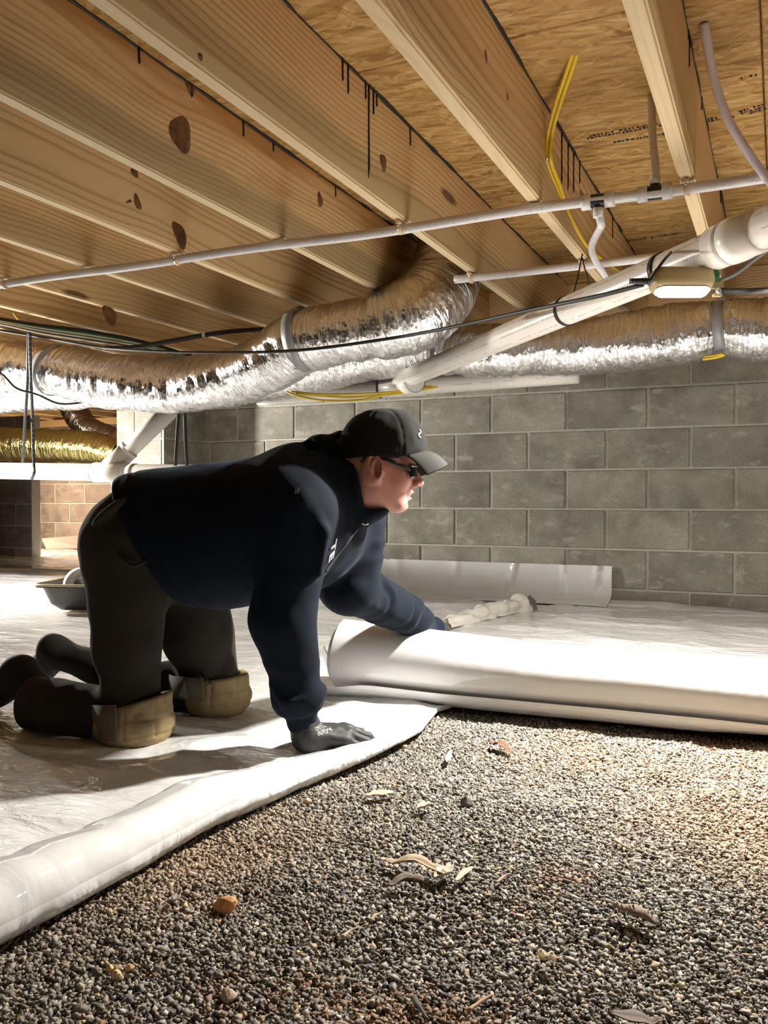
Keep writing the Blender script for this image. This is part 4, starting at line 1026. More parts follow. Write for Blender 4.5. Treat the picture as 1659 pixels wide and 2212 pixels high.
def chip(name, cat, pts, wd, label, color, group, th=.0012, curl=.3, seed=0):
    """thin curled flake following pixel points on the ground; wd in metres"""
    q = np.array([ground(a, b) for a, b in pts]); q[:, 2] = floor_h(q[:, 0], q[:, 1])
    p = smooth_path(q, 6); n = len(p); T = np.gradient(p, axis=0); T /= np.linalg.norm(T, axis=1)[:, None]+1e-9
    side = np.cross(T, [0, 0, 1]); side /= np.linalg.norm(side, axis=1)[:, None]+1e-9
    tt = np.linspace(0, 1, n); wdt = wd*(np.sin(PI*(tt*.9+.05))**.6)*(1+.3*vnoise(np.stack([tt*6, 0*tt+seed, 0*tt], -1)))
    lift = .004+.007*np.abs(vnoise(np.stack([tt*3, 0*tt+seed*3.3, 0*tt], -1)))
    V = []; k = 5
    for s in (0, 1):
        for j in range(n):
            for u in np.linspace(-1, 1, k):
                V.append(p[j] + side[j]*u*wdt[j] + np.array([0, 0, lift[j] + curl*wdt[j]*u*u + s*th]))
    i = np.arange(2*n*k).reshape(2, n, k); F = []
    for j in range(n-1):
        for a in range(k-1):
            F.append((i[0, j, a], i[0, j+1, a], i[0, j+1, a+1], i[0, j, a+1])); F.append((i[1, j, a], i[1, j, a+1], i[1, j+1, a+1], i[1, j+1, a]))
        F.append((i[0, j, 0], i[1, j, 0], i[1, j+1, 0], i[0, j+1, 0])); F.append((i[0, j, k-1], i[0, j+1, k-1], i[1, j+1, k-1], i[1, j, k-1]))
    F.append([*i[0, 0, :], *i[1, 0, ::-1]]); F.append([*i[0, -1, ::-1], *i[1, -1, :]])
    o = np.array(q[0])
    return tag(link(name, mesh(name, np.array(V)-o, F), plain(name+str(seed), color, .75, var=.25, vscale=90), loc=o), label, cat, group)
def twig(pts, r, label, color, seed):
    q = np.array([ground(a, b) for a, b in pts]); q[:, 2] = floor_h(q[:, 0], q[:, 1])+r*.6-.001
    p = smooth_path(q, 6); p = p + .0012*np.stack([vnoise(p*90), vnoise(p*90+5), vnoise(p*90+9)], -1)
    tt = np.linspace(0, 1, len(p)); m = MB(); m.tube(p, r*(1-.55*tt)*(1+.2*vnoise(p*120)), 8, flat=.8)
    tag(m.obj('twig', plain('twig'+str(seed), color, .8, var=.3, vscale=80), origin=p[0]), label, 'twig', 'dry twigs on the gravel')
lf = 'dry leaves and bark on the gravel'
chip('dry_leaf', 'leaf', [(790, 1730), (820, 1727), (852, 1722)], .012, 'pale dry leaf lying in the lit gravel below the glove', (.50, .36, .22), lf, seed=1)
chip('dry_leaf', 'leaf', [(902, 1762), (915, 1758), (930, 1752)], .007, 'small pinkish curled leaf right of the pale dry leaf', (.50, .33, .22), lf, curl=.8, seed=2)
chip('bark_strip', 'bark', [(830, 1872), (870, 1878), (905, 1880), (935, 1895), (962, 1908)], .011, 'long ragged strip of pale bark in the middle of the gravel', (.30, .22, .14), lf, curl=.5, seed=3)
chip('bark_strip', 'bark', [(938, 1915), (960, 1905), (975, 1890)], .010, 'pale upturned bark splinter at the end of the long strip', (.46, .37, .26), lf, curl=.7, seed=4)
chip('bark_strip', 'bark', [(985, 1920), (1003, 1905), (1022, 1894)], .005, 'short pale splinter right of the upturned bark', (.44, .35, .26), lf, curl=.5, seed=5)
chip('bark_strip', 'bark', [(840, 1925), (880, 1915), (915, 1922)], .008, 'dark curled bark piece under the long pale strip', (.13, .09, .06), lf, curl=.6, seed=6)
chip('bark_strip', 'bark', [(1322, 1975), (1370, 1990), (1420, 2008)], .009, 'dark half buried root bark in the right gravel', (.16, .105, .07), lf, curl=.9, seed=7)
chip('corn_husk', 'husk', [(1160, 2072), (1180, 2078), (1200, 2085)], .007, 'pale cream husk flake in the dark near gravel', (.62, .50, .33), lf, curl=.9, seed=8)
chip('bark_strip', 'bark', [(1320, 2190), (1370, 2200), (1432, 2206)], .011, 'dark broken wood sliver at the bottom edge of the gravel', (.08, .045, .03), lf, curl=.3, seed=9)
chip('dry_leaf', 'leaf', [(1060, 1612), (1085, 1618), (1105, 1628)], .010, 'reddish brown crumbled leaf in the brightest gravel', (.11, .05, .025), lf, curl=.4, seed=10)
chip('dry_leaf', 'leaf', [(965, 1648), (970, 1632), (975, 1622)], .006, 'thin pale leaf sliver below the folded sheet tip', (.46, .38, .28), lf, curl=.5, seed=11)
chip('dry_leaf', 'leaf', [(378, 1966), (382, 1958), (388, 1946)], .006, 'grey stem flake beside the cream pebble', (.24, .20, .15), lf, curl=.5, seed=12)
twig([(1012, 2170), (1040, 2150), (1064, 2138)], .003, 'short pale twig lying slanted in the near gravel', (.34, .22, .14), 1)
twig([(893, 2140), (908, 2165), (925, 2190)], .004, 'dark short twig end stuck in the near gravel', (.06, .045, .035), 2)
twig([(190, 1962), (225, 1962), (262, 1965)], .0022, 'thin grey twig in the shadow of the curled sheet', (.22, .18, .13), 3)
twig([(740, 2015), (755, 2003), (770, 1998)], .003, 'pale short twig in the gravel below the bark', (.34, .28, .20), 4)
twig([(800, 1985), (810, 1975), (825, 1968)], .003, 'tan twig stub left of the long bark strip', (.36, .27, .17), 5)
twig([(1330, 1822), (1350, 1835), (1366, 1842)], .0025, 'thin tan twig in the right gravel', (.36, .25, .15), 6)
twig([(1070, 1920), (1090, 1905), (1102, 1900)], .003, 'thin brown twig right of the bark splinters', (.28, .2, .13), 7)
#@@PART4
# ------------------------------------------------------------------ the kneeling man: implicit surfaces meshed by surface nets
def nrm(v): v = np.array(v, float); return v/np.linalg.norm(v)
def smin(a, b, k):
    h = np.clip(.5+.5*(b-a)/k, 0, 1); return b+(a-b)*h - k*h*(1-h)
def smax(a, b, k): return -smin(-a, -b, k)
def cap(p, a, b, ra, rb, side=None, k=1.0, ret_t=False):
    a, b = np.asarray(a, float), np.asarray(b, float); ab = b-a
    t = np.clip(((p-a) @ ab)/(ab @ ab), 0, 1); d = p-a-t[:, None]*ab
    if side is not None: d = d - (d @ side)[:, None]*(1-1/k)*side
    r = np.linalg.norm(d, axis=1) - (ra+(rb-ra)*t)
    return (r, t) if ret_t else r
def ell(p, c, r, R=None):
    q = p-np.asarray(c, float)
    if R is not None: q = q @ R
    r = np.asarray(r, float); k0 = np.linalg.norm(q/r, axis=1); k1 = np.linalg.norm(q/(r*r), axis=1)+1e-9
    return k0*(k0-1)/k1
def rotm(axis, deg): return np.array(Matrix.Rotation(math.radians(deg), 3, axis))
def snet(f, lo, hi, h, c=6):
    lo = np.array(lo, float); n = (np.ceil((np.array(hi)-lo)/h/c).astype(int))*c + 1
    m = (n-1)//c
    ax = [lo[k]+np.arange(m[k]+1)*h*c for k in range(3)]
    G = np.stack(np.meshgrid(*ax, indexing='ij'), -1).reshape(-1, 3)
    D0 = f(G).reshape(m+1)
    cn = np.stack([D0[i:m[0]+i, j:m[1]+j, k:m[2]+k] for i in (0, 1) for j in (0, 1) for k in (0, 1)])
    act = (np.abs(cn).min(0) < h*c*1.35) | (cn.min(0)*cn.max(0) < 0)
    sg = np.where(cn.mean(0) > 0, 1.0, -1.0)
    D = np.ones(n, np.float32); D[:-1, :-1, :-1] = np.repeat(np.repeat(np.repeat(sg, c, 0), c, 1), c, 2)
    mk = np.zeros(n, bool); a = np.argwhere(act)
    o = np.arange(c+1)
    blk = np.stack(np.meshgrid(o, o, o, indexing='ij'), -1).reshape(-1, 3)
    for s in range(0, len(a), 4000):
        q = (a[s:s+4000, None]*c + blk[None]).reshape(-1, 3); mk[q[:, 0], q[:, 1], q[:, 2]] = True
    idx = np.argwhere(mk)
    for s in range(0, len(idx), 200000):
        q = idx[s:s+200000]; D[q[:, 0], q[:, 1], q[:, 2]] = f(lo+q*h)
    neg = D < 0
    C = [neg[i:n[0]-1+i, j:n[1]-1+j, k:n[2]-1+k] for i in (0, 1) for j in (0, 1) for k in (0, 1)]
    cnt = sum(q.astype(np.int8) for q in C); cells = np.argwhere((cnt > 0) & (cnt < 8))
    ids = -np.ones(n-1, np.int64); ids[cells[:, 0], cells[:, 1], cells[:, 2]] = np.arange(len(cells))
    off = np.array([(i, j, k) for i in (0, 1) for j in (0, 1) for k in (0, 1)])
    vals = np.stack([D[cells[:, 0]+i, cells[:, 1]+j, cells[:, 2]+k] for i, j, k in off], 1).astype(float)
    acc = np.zeros((len(cells), 3)); num = np.zeros(len(cells))
    for e0 in range(8):
        for e1 in range(e0+1, 8):
            if np.abs(off[e0]-off[e1]).sum() != 1: continue
            A, B = vals[:, e0], vals[:, e1]; x = (A < 0) != (B < 0); t = np.where(x, A/(A-B+1e-12), 0)
            acc += np.where(x[:, None], off[e0]+t[:, None]*(off[e1]-off[e0]), 0); num += x
    V = lo + (cells + acc/num[:, None])*h
    Fs = []
    for axn in range(3):
        u, v = [(1, 2), (2, 0), (0, 1)][axn]
        sl0 = [slice(0, q) for q in n]; sl1 = [slice(0, q) for q in n]
        sl0[axn] = slice(0, n[axn]-1); sl1[axn] = slice(1, n[axn])
        s0, s1 = neg[tuple(sl0)], neg[tuple(sl1)]; e = np.argwhere(s0 != s1)
        e = e[(e[:, u] > 0) & (e[:, v] > 0) & (e[:, u] < n[u]-1) & (e[:, v] < n[v]-1)]
        inside = s0[e[:, 0], e[:, 1], e[:, 2]]
        def cid(du, dv):
            q = e.copy(); q[:, u] -= du; q[:, v] -= dv; return ids[q[:, 0], q[:, 1], q[:, 2]]
        quad = np.stack([cid(1, 1), cid(0, 1), cid(0, 0), cid(1, 0)], 1)
        quad[~inside] = quad[~inside][:, ::-1]; Fs.append(quad)
    F = np.concatenate(Fs); F = F[(F >= 0).all(1)]
    return V, F
def relax(V, F, it=2, w=.5):
    e = np.concatenate([F[:, [0, 1]], F[:, [1, 2]], F[:, [2, 3]], F[:, [3, 0]]]); e = np.concatenate([e, e[:, ::-1]])
    for _ in range(it):
        s = np.zeros_like(V); c = np.zeros(len(V)); np.add.at(s, e[:, 0], V[e[:, 1]]); np.add.at(c, e[:, 0], 1)
        V = V*(1-w) + w*s/np.maximum(c, 1)[:, None]
    return V

BASE = np.array([-.42, 2.05, .0])
HD = nrm((.95, -.30, 0)); LAT = nrm((.30, .95, 0))           # heading of the body, its left (away) side
def pmesh(name, f, lo, hi, h, mat, parent, it=2, colf=None, w=.5):
    V, F = snet(f, lo, hi, h); V = relax(V, F, it, w)
    col = colf(V) if colf else None
    return link(name, mesh(name, V-BASE, F, col=col), mat, parent)

M['hoodie'] = plain('navy_fleece', (.0042, .0070, .0135), .9, spec=.15, var=.2, vscale=30, bump=.25, bscale=900, sheen=.06, sheen_rough=.35, sheen_tint=(.45, .6, .85, 1))
M['trousers'] = plain('charcoal_canvas', (.026, .022, .018), .85, spec=.15, var=.3, vscale=12, bump=.3, bscale=700, sheen=.05)
M['kneepad'] = plain('dusty_tan_canvas', (.25, .18, .088), .85, var=.5, vscale=26, bump=.4, bscale=500)
M['glove'] = plain('black_coated_glove', (.013, .0125, .012), .6, var=.35, vscale=40, bump=.3, bscale=600)
M['shoe'] = plain('black_shoe', (.006, .006, .006), .8, var=.3)
M['cap'] = plain('washed_black_cotton', (.011, .0105, .0095), .88, var=.3, vscale=25, bump=.3, bscale=900, sheen=.05, spec=.15)
tk = NT('skin'); cc_ = tk.n('VertexColor', layer_name='Col'); kn = tk.coord()
M['skin'] = tk.bsdf(color=tk.mix(tk.noise(kn, 55, 4), tk.mix(.12, cc_, (.40, .10, .07)), cc_), rough=.48, spec=.35, sss=.12, sss_r=(.012, .005, .003), sss_s=.6,
                    normal=tk.bump(tk.noise(kn, 420, 3), .12, .002))

# --- joints
hipN = Q(284, 1180, 2.00); hipF = hipN + LAT*.20 + HD*.0
midN = Q(276, 1395, 1.98); kneeN = Q(290, 1545, 1.97); cufN = Q(66, 1522, 2.08)
midF = Q(428, 1370, 2.20); kneeF = Q(462, 1492, 2.22); cufF = Q(200, 1462, 2.40)
shN, elN, wrN = Q(640, 1108, 1.86), Q(613, 1335, 1.84), Q(657, 1582, 1.865)
shF, elF, wrF = Q(762, 1128, 2.10), Q(752, 1262, 2.10), Q(938, 1362, 2.50)
spA, spB = Q(330, 1150, 2.07), Q(622, 1140, 1.98)
# --- head frame
psi = math.radians(4); FW = np.array([math.cos(psi), math.sin(psi), -.03]); FW = nrm(FW); LF = nrm((-math.sin(psi), math.cos(psi), 0)); UP = np.cross(FW, LF)
HS = .885
HC = Q(817, 1017, 1.90) + LF*.068
RH = np.stack([FW, LF, UP], 1)
def tol(p): return ((p-HC) @ RH)/HS
def tow(q): return HC + (np.asarray(q)*HS) @ RH.T

def head_l(q):
    y = np.abs(q[:, 1]); s = np.stack([q[:, 0], y, q[:, 2]], 1)
    d = ell(q, (.002, 0, .045), (.092, .075, .088))
    d = smin(d, ell(q, (.045, 0, -.012), (.047, .058, .072)), .03)
    d = smin(d, cap(s, (-.002, .050, -.040), (.052, .026, -.082), .021, .018), .028)       # jaw
    d = smin(d, ell(q, (.060, 0, -.080), (.026, .026, .022)), .022)                        # chin
    d = smin(d, cap(s, (.076, .010, .028), (.062, .042, .026), .013, .013), .018)          # brow
    d = smin(d, ell(s, (.060, .036, -.016), (.022, .020, .022)), .022)                     # cheekbone
    d = smax(d, -ell(s, (.096, .031, .006), (.016, .017, .013)), .014)                     # eye socket
    d = smin(d, ell(s, (.074, .031, .005), (.0145, .0155, .012)), .006)                    # lidded eye
    d = smin(d, cap(q, (.088, 0, .020), (.109, 0, -.020), .0085, .0115), .014)             # nose bridge
    d = smin(d, ell(q, (.111, 0, -.025), (.0125, .0125, .0105)), .006)
    d = smin(d, ell(s, (.101, .0125, -.029), (.0105, .0075, .008)), .005)                  # nostril wings
    d = smax(d, -ell(s, (.1065, .0065, -.0365), (.0052, .0035, .006)), .003)
    d = smin(d, ell(q, (.082, 0, -.048), (.014, .026, .014)), .015)                        # muzzle
    d = smin(d, cap(s, (.0935, 0, -.0475), (.080, .021, -.054), .0060, .0035), .005)       # upper lip
    d = smin(d, cap(s, (.0870, 0, -.0665), (.077, .019, -.061), .0066, .0040), .005)       # lower lip
    d = smax(d, -ell(q, (.090, 0, -.0575), (.016, .0185, .0048)), .003)                    # open mouth
    d = smax(d, -ell(q, (.088, 0, -.0775), (.009, .020, .005)), .008)                      # chin crease
    return d
def ear_l(q):
    s = np.stack([q[:, 0], np.abs(q[:, 1]), q[:, 2]], 1)
    R = rotm('Z', 24) @ rotm('Y', -10)
    c = np.array((-.012, .078, .008))
    o = ell(s, c, (.0235, .0095, .037), R)
    o = smin(o, ell(s, (-.004, .073, -.021), (.009, .006, .011)), .008)                    # lobe
    o = smax(o, -ell(s, c+(.004, .0065, .001), (.0165, .0115, .0285), R), .0025)             # hollow inside the rim
    o = smin(o, cap(s, c+(-.007, .001, -.018), c+(-.002, .002, .012), .0046, .0042), .003)  # inner fold
    o = smin(o, cap(s, c+(-.002, .002, .012), c+(.006, .000, .021), .0040, .003), .003)
    o = smax(o, -ell(s, (.000, .080, -.004), (.0065, .012, .0085)), .003)                  # ear opening
    o = smin(o, ell(s, (.0085, .073, -.003), (.005, .006, .0075)), .004)                   # tragus
    return o
NB = Q(668, 1075, 1.985)
def body(p):
    q = tol(p); d = smin(head_l(q), ear_l(q), .005/HS)*HS
    d = smin(d, cap(p, tow((-.030, 0, -.034)), NB, .060, .072), .035)
    d = smin(d, cap(p, tow((.01, 0, -.045)), tow((-.08, 0, -.075)), .040, .050), .03)
    return smin(d, cap(p, NB, Q(560, 1140, 2.0), .09, .10, LAT, 1.3), .04)
def skin_col(V):
    q = tol(V); c = np.ones((len(V), 4)); b = np.array([.56, .285, .240])
    n = fbm(V*38, 3)[:, None]
    cc = b*(1+.06*n)
    def blend(cc, m, col): return cc*(1-m[:, None]) + m[:, None]*np.array(col)
    s = np.stack([q[:, 0], np.abs(q[:, 1]), q[:, 2]], 1)
    g = lambda c0, r: np.exp(-(np.linalg.norm(s-np.array(c0), axis=1)/r)**2)
    cc = blend(cc, .5*g((.06, .04, -.03), .04), (.56, .235, .18)); cc = blend(cc, .5*g((.112, 0, -.025), .018), (.58, .23, .18))
    cc = blend(cc, .6*g((-.012, .08, .008), .03), (.52, .23, .175))
    lip = np.maximum(np.exp(-((q[:, 2]+.049)/.006)**2), np.exp(-((q[:, 2]+.066)/.006)**2))*np.exp(-(q[:, 1]/.02)**4)*(q[:, 0] > .077)
    cc = blend(cc, .6*np.clip(lip, 0, 1), (.50, .19, .16))
    cc = blend(cc, .6*np.exp(-(np.linalg.norm((s-np.array((-.004, .079, .003)))/np.array((.012, .02, .018)), axis=1))**2), (.22, .07, .05))  # shade inside the ear hollow painted into the skin colour
    mo = np.exp(-((q[:, 2]+.0575)/.0035)**2)*np.exp(-(q[:, 1]/.017)**4)*(q[:, 0] > .06)*(q[:, 0] < .086)
    cc = blend(cc, .85*np.clip(mo, 0, 1), (.06, .02, .018))
    st = np.clip((q[:, 2]-.02)/.02, 0, 1)*np.clip((.05-q[:, 0])/.03, 0, 1)                # cropped hair
    cc = blend(cc, .35*st, (.22, .14, .11))
    beard = np.clip((-.045-q[:, 2])/.02, 0, 1)*np.clip((q[:, 0]-.0)/.02, 0, 1)
    cc = blend(cc, .12*beard, (.30, .20, .17))
    c[:, :3] = cc; return c
lo = np.minimum(tow((-.13, -.11, -.13)), Q(560, 1140, 2.0)-.14); hi = tow((.15, .12, .16))
person = pmesh('person', body, (-.36, 1.80, .36), (.115, 2.13, .78), .0024, M['skin'], None, 2, skin_col, .4)
person.location = [float(k) for k in turn(BASE)]; person.rotation_euler = (0, 0, YAW)
tag(person, 'person in navy hoodie, black cap and glasses crawling on hands and knees over the sheet', 'person')
# eyes
M['eye'] = plain('eye_white', (.7, .66, .6), .2)
for s in (-1, 1):
    m = MB(); c = tow((.0765, s*.031, .005)); bm_ = bmesh.new(); bmesh.ops.create_uvsphere(bm_, u_segments=16, v_segments=10, radius=.0118)
    m.add([np.array(v_.co)+c-BASE for v_ in bm_.verts], [[v_.index for v_ in f_.verts] for f_ in bm_.faces]); bm_.free(); m.obj('eye', M['eye'], person)


# --- clothes
def along(p, a, b): ab = b-a; return ((p-a) @ ab)/(ab @ ab)
hemn = nrm((.74, 0, .42)); hem0 = Q(318, 1180, 2.0)
def folds(p, f1=13., f2=30.):
    n = vnoise(np.stack([p[:, 0]*f1, p[:, 1]*f1*.7, p[:, 2]*f1*.6], -1)+.6*vnoise(p*7)[:, None])
    return n
def hoodie(p):
    d = cap(p, spA, spB, .150, .160, LAT, 1.16)
    d = smin(d, ell(p, Q(470, 1205, 2.04), (.165, .185, .118)), .05)                       # hanging belly
    d = smin(d, ell(p, Q(640, 1075, 2.00), (.10, .20, .095)), .06)                         # shoulders
    d = smin(d, ell(p, Q(720, 1140, 2.03), (.075, .13, .095)), .05)                        # chest front
    # near sleeve
    a1, t1 = cap(p, shN, elN, .086, .068, ret_t=True); a2, t2 = cap(p, elN, wrN, .067, .041, ret_t=True)
    a2 = a2 - .012*np.exp(-((t2-.70)/.12)**2) + .011*np.clip((t2-.80)/.03, 0, 1) + .0012*np.sin(t2*260)*(t2 > .83)
    nf = vnoise(np.stack([t2*13+2*vnoise(p*16), p[:, 1]*9, p[:, 0]*9], -1))
    a2 = a2 + .0075*nf*np.clip((t2-.30)/.3, 0, 1)*(t2 < .82)
    a1 = a1 + .004*vnoise(np.stack([t1*6, p[:, 1]*12, p[:, 0]*16], -1))
    arm = smin(a1, a2, .03)
    # pinched folds at the shoulder
    for (A, B, r) in (((655, 1075), (702, 1150), .010), ((648, 1090), (660, 1240), .012), ((700, 1150), (690, 1238), .012), ((664, 1180), (676, 1240), .010)):
        arm = smin(arm, cap(p, Q(*A, 1.795), Q(*B, 1.80), r, r*.7), .018)
    d = smin(d, arm, .028)
    b1, u1 = cap(p, shF, elF, .086, .069, ret_t=True); b2, u2 = cap(p, elF, wrF, .066, .038, ret_t=True)
    nf = vnoise(np.stack([u2*15+2*vnoise(p*14), p[:, 1]*8, p[:, 2]*12], -1))
    b2 = b2 + .0075*nf*np.clip(u2/.15, 0, 1) - .008*np.exp(-((u2-.70)/.10)**2) + .008*np.exp(-((u2-.90)/.05)**2)
    b1 = b1 + .006*vnoise(np.stack([u1*7, p[:, 1]*9, p[:, 0]*14+2*u1], -1))
    d = smin(d, smin(b1, b2, .03), .028)
    # collar and lowered hood
    col, tc = cap(p, Q(655, 1070, 1.99), tow((-.045, 0, -.045)), .118, .078, ret_t=True)
    d = smin(d, col, .03)
    d = smin(d, ell(p, Q(706, 968, 2.01), (.048, .085, .030), rotm('Y', 8)), .016)
    d = smin(d, ell(p, Q(738, 948, 2.01), (.026, .060, .022)), .012)
    d = smax(d, -ell(p, Q(672, 966, 1.96), (.014, .05, .014)), .012)
    d = smin(d, ell(p, Q(796, 1112, 1.965), (.050, .052, .020), rotm('Y', -18)), .016)     # open collar under the chin
    d = smax(d, ((p-Q(781, 1040, 1.95)) @ nrm((.97, 0, .20))) - .012*0 if False else np.where(p[:, 2] > .535, (p-Q(778, 1040, 1.95)) @ nrm((.965, 0, .235)), -1.0), .008)
    # neck hole
    d = smax(d, -(cap(p, tow((-.02, 0, -.034)), Q(742, 1046, 1.975), .066, .064)), .006)
    # kangaroo pocket / hem step and folds over the back
    nb = vnoise(np.stack([p[:, 0]*8+p[:, 2]*5, p[:, 1]*6, p[:, 2]*9], -1))
    d = d + .0040*nb + .0018*vnoise(p*28)
    h = -((p-hem0) @ hemn)
    d = d + .004*np.exp(-((h+.045)/.008)**2)
    d = smax(d, h, .012)
    d = smax(d, (p-wrF) @ nrm(wrF-elF), .006); return smax(d, (p-wrN) @ nrm(wrN-elN) + .008, .005)
hood = pmesh('hoodie', hoodie, (-.68, 1.66, .04), (.21, 2.62, .73), .0052, M['hoodie'], person, 2)
hood['label'] = 'dark navy fleece hoodie'
def trousers(p):
    d = ell(p, (hipN+hipF)/2 + (-.005, 0, .005), (.156, .185, .150))
    d = smin(d, ell(p, (hipN+hipF)/2 + HD*.10+(0, 0, .03), (.15, .165, .125)), .05)
    tn = smin(cap(p, hipN+(-.01, 0, 0), midN, .104, .075), cap(p, midN, kneeN, .075, .064), .02)
    sn, t1 = cap(p, kneeN, cufN, .064, .062, ret_t=True)
    tf = smin(cap(p, hipF, midF, .105, .088), cap(p, midF, kneeF, .086, .068), .02)
    sf = cap(p, kneeF, cufF, .064, .060)
    fold = .010*vnoise(np.stack([p[:, 0]*7+p[:, 2]*5, p[:, 1]*7, p[:, 2]*19+2.5*vnoise(p*6)], -1))
    kb = np.clip((.32-p[:, 2])/.2, .25, 1)
    d = smin(d, smin(tn, sn, .025), .04); d = smin(d, smin(tf, sf, .025), .035)
    d = d + fold*kb + .002*vnoise(p*30)
    # back pocket and waistband edge
    d = smin(d, ell(p, Q(238, 1105, 1.92), (.05, .03, .012), rotm('Y', -38)), .006)
    d = smax(d, (p-cufN) @ nrm(cufN-kneeN), .006)
    d = smax(d, (p-cufF) @ nrm(cufF-kneeF), .006)
    d = smax(d, (p-Q(372, 1060, 2.05)) @ nrm((.8, 0, .6)) , .01)
    return smax(d, -(p[:, 2]-.012), .006)
tr_ = pmesh('trousers', trousers, (-.90, 1.78, .0), (-.28, 2.50, .66), .0055, M['trousers'], person, 2)
tr_['label'] = 'dusty charcoal work trousers'
# pocket welt on the hip
m = MB(); m.tube(smooth_path([Q(255, 1200, 1.885)-BASE, Q(285, 1222, 1.883)-BASE, Q(318, 1212, 1.885)-BASE]), .004, 8); m.obj('pocket_seam', M['trousers'], person)

def pad(c, Rx, Ry, hh, zt, tilt, legA, legB, legr, back):
    def f(p):
        q = p-c; xx = q @ HD; yy = q @ LAT; zz = q[:, 2]
        rad = np.sqrt((xx/Rx)**2+(yy/Ry)**2); d = (rad-1)*min(Rx, Ry)
        d = d + .024*(np.clip(-zz-.005, 0, 1)/.045)**2
        d = d - .007*np.cos(np.clip((zz+.012)/.05, -1, 1)*1.5)
        for z0 in (-.018, .018): d = d + .0032*np.exp(-((zz-z0-.006*np.sin(xx*30))/.0042)**2)
        ang = np.arctan2(yy, xx)
        for a0 in (-1.25, -.45, .4): d = d + .0028*np.exp(-((ang-a0)/.035)**2)*(zz > -.018)
        d = d + .003*vnoise(p*34) + .0016*vnoise(p*80)
        d = smax(d, (zz - zt - tilt*xx), .010); d = smax(d, -(zz+hh), .014)
        d = smax(d, -cap(p, legA, legB, legr, legr), .005)
        return smax(d, -(xx+back), .008)
    return f
cN = Q(290, 1560, 1.97); cF = Q(468, 1500, 2.22)
def kp(name, c, Rx, Ry, hh, zt, tilt, A, B, lr_, back, lab):
    o = pmesh(name, pad(c, Rx, Ry, hh, zt, tilt, A, B, lr_, back), c-(.14, .14, .1), c+(.14, .14, .12), .0032, M['kneepad'], person, 1)
    o['label'] = lab; return o
kN = kp('knee_pad', cN, .084, .082, .050, .048, .30, midN, kneeN+(0, 0, .02), .066, .066, 'tan padded knee pad on the near knee')
kF = kp('knee_pad', cF, .082, .082, .055, .052, .06, midF, kneeF+(0, 0, .02), .069, .05, 'tan padded knee pad on the far knee with dangling buckle')
def kstrap(par, pts, wd, n_, mat, name):
    q = smooth_path([Q(*k)-BASE for k in pts], 6); m = MB()
    m.ribbon(q, [(0, -1, .15)]*len(q), wd, nrm((0, -.1, 1)), .0022); return m.obj(name, mat, par)
M['padstrap'] = plain('dirty_webbing', (.13, .10, .07), .85, var=.4, vscale=50)
kstrap(kN, [(252, 1562, 1.872), (232, 1563, 1.882), (214, 1562, 1.900), (200, 1560, 1.94), (192, 1555, 2.0)], .080, 0, M['padstrap'], 'strap')
kstrap(kF, [(440, 1490, 2.115), (422, 1489, 2.118), (400, 1487, 2.125), (378, 1484, 2.155), (366, 1480, 2.21)], .056, 0, M['padstrap'], 'strap')
m = MB(); bq_ = [Q(432, 1452, 2.12)-BASE, Q(455, 1476, 2.115)-BASE, Q(430, 1484, 2.12)-BASE, Q(432, 1452, 2.12)-BASE]; m.tube(bq_, .0034, 8); m.obj('buckle_ring', M['black'], kF)
m = MB(); m.box(Q(404, 1490, 2.125)-BASE, (.013, .004, .019), rotm('Y', 20)); m.obj('buckle', plain('grey_buckle', (.10, .095, .09), .5), kF, smooth=False)

def shoe(heel, toe, ank, r1, r2, r3):
    def f(p):
        d = smin(cap(p, heel, toe, r1, r2, LAT, 1.1), cap(p, heel, ank, r1*.92, r3), .03)
        d = smin(d, ell(p, heel+(heel-ank)*.12+(0, 0, .008), (r1*.95,)*3), .02)
        return smax(d + .002*vnoise(p*22), -(p[:, 2]-.012), .006)
    return f
hN, tN, aN = Q(46, 1462, 2.13), Q(-50, 1512, 2.22), Q(95, 1508, 2.10)
hF2, tF2, aF = Q(124, 1410, 2.46), Q(84, 1452, 2.55), Q(225, 1450, 2.39)
s1 = pmesh('shoe', shoe(hN, tN, aN, .042, .046, .052), (-1.12, 1.98, 0), (-.74, 2.34, .22), .005, M['shoe'], person)
s2_ = pmesh('shoe', shoe(hF2, tF2, aF, .042, .042, .048), (-1.12, 2.30, 0), (-.70, 2.66, .24), .005, M['shoe'], person)

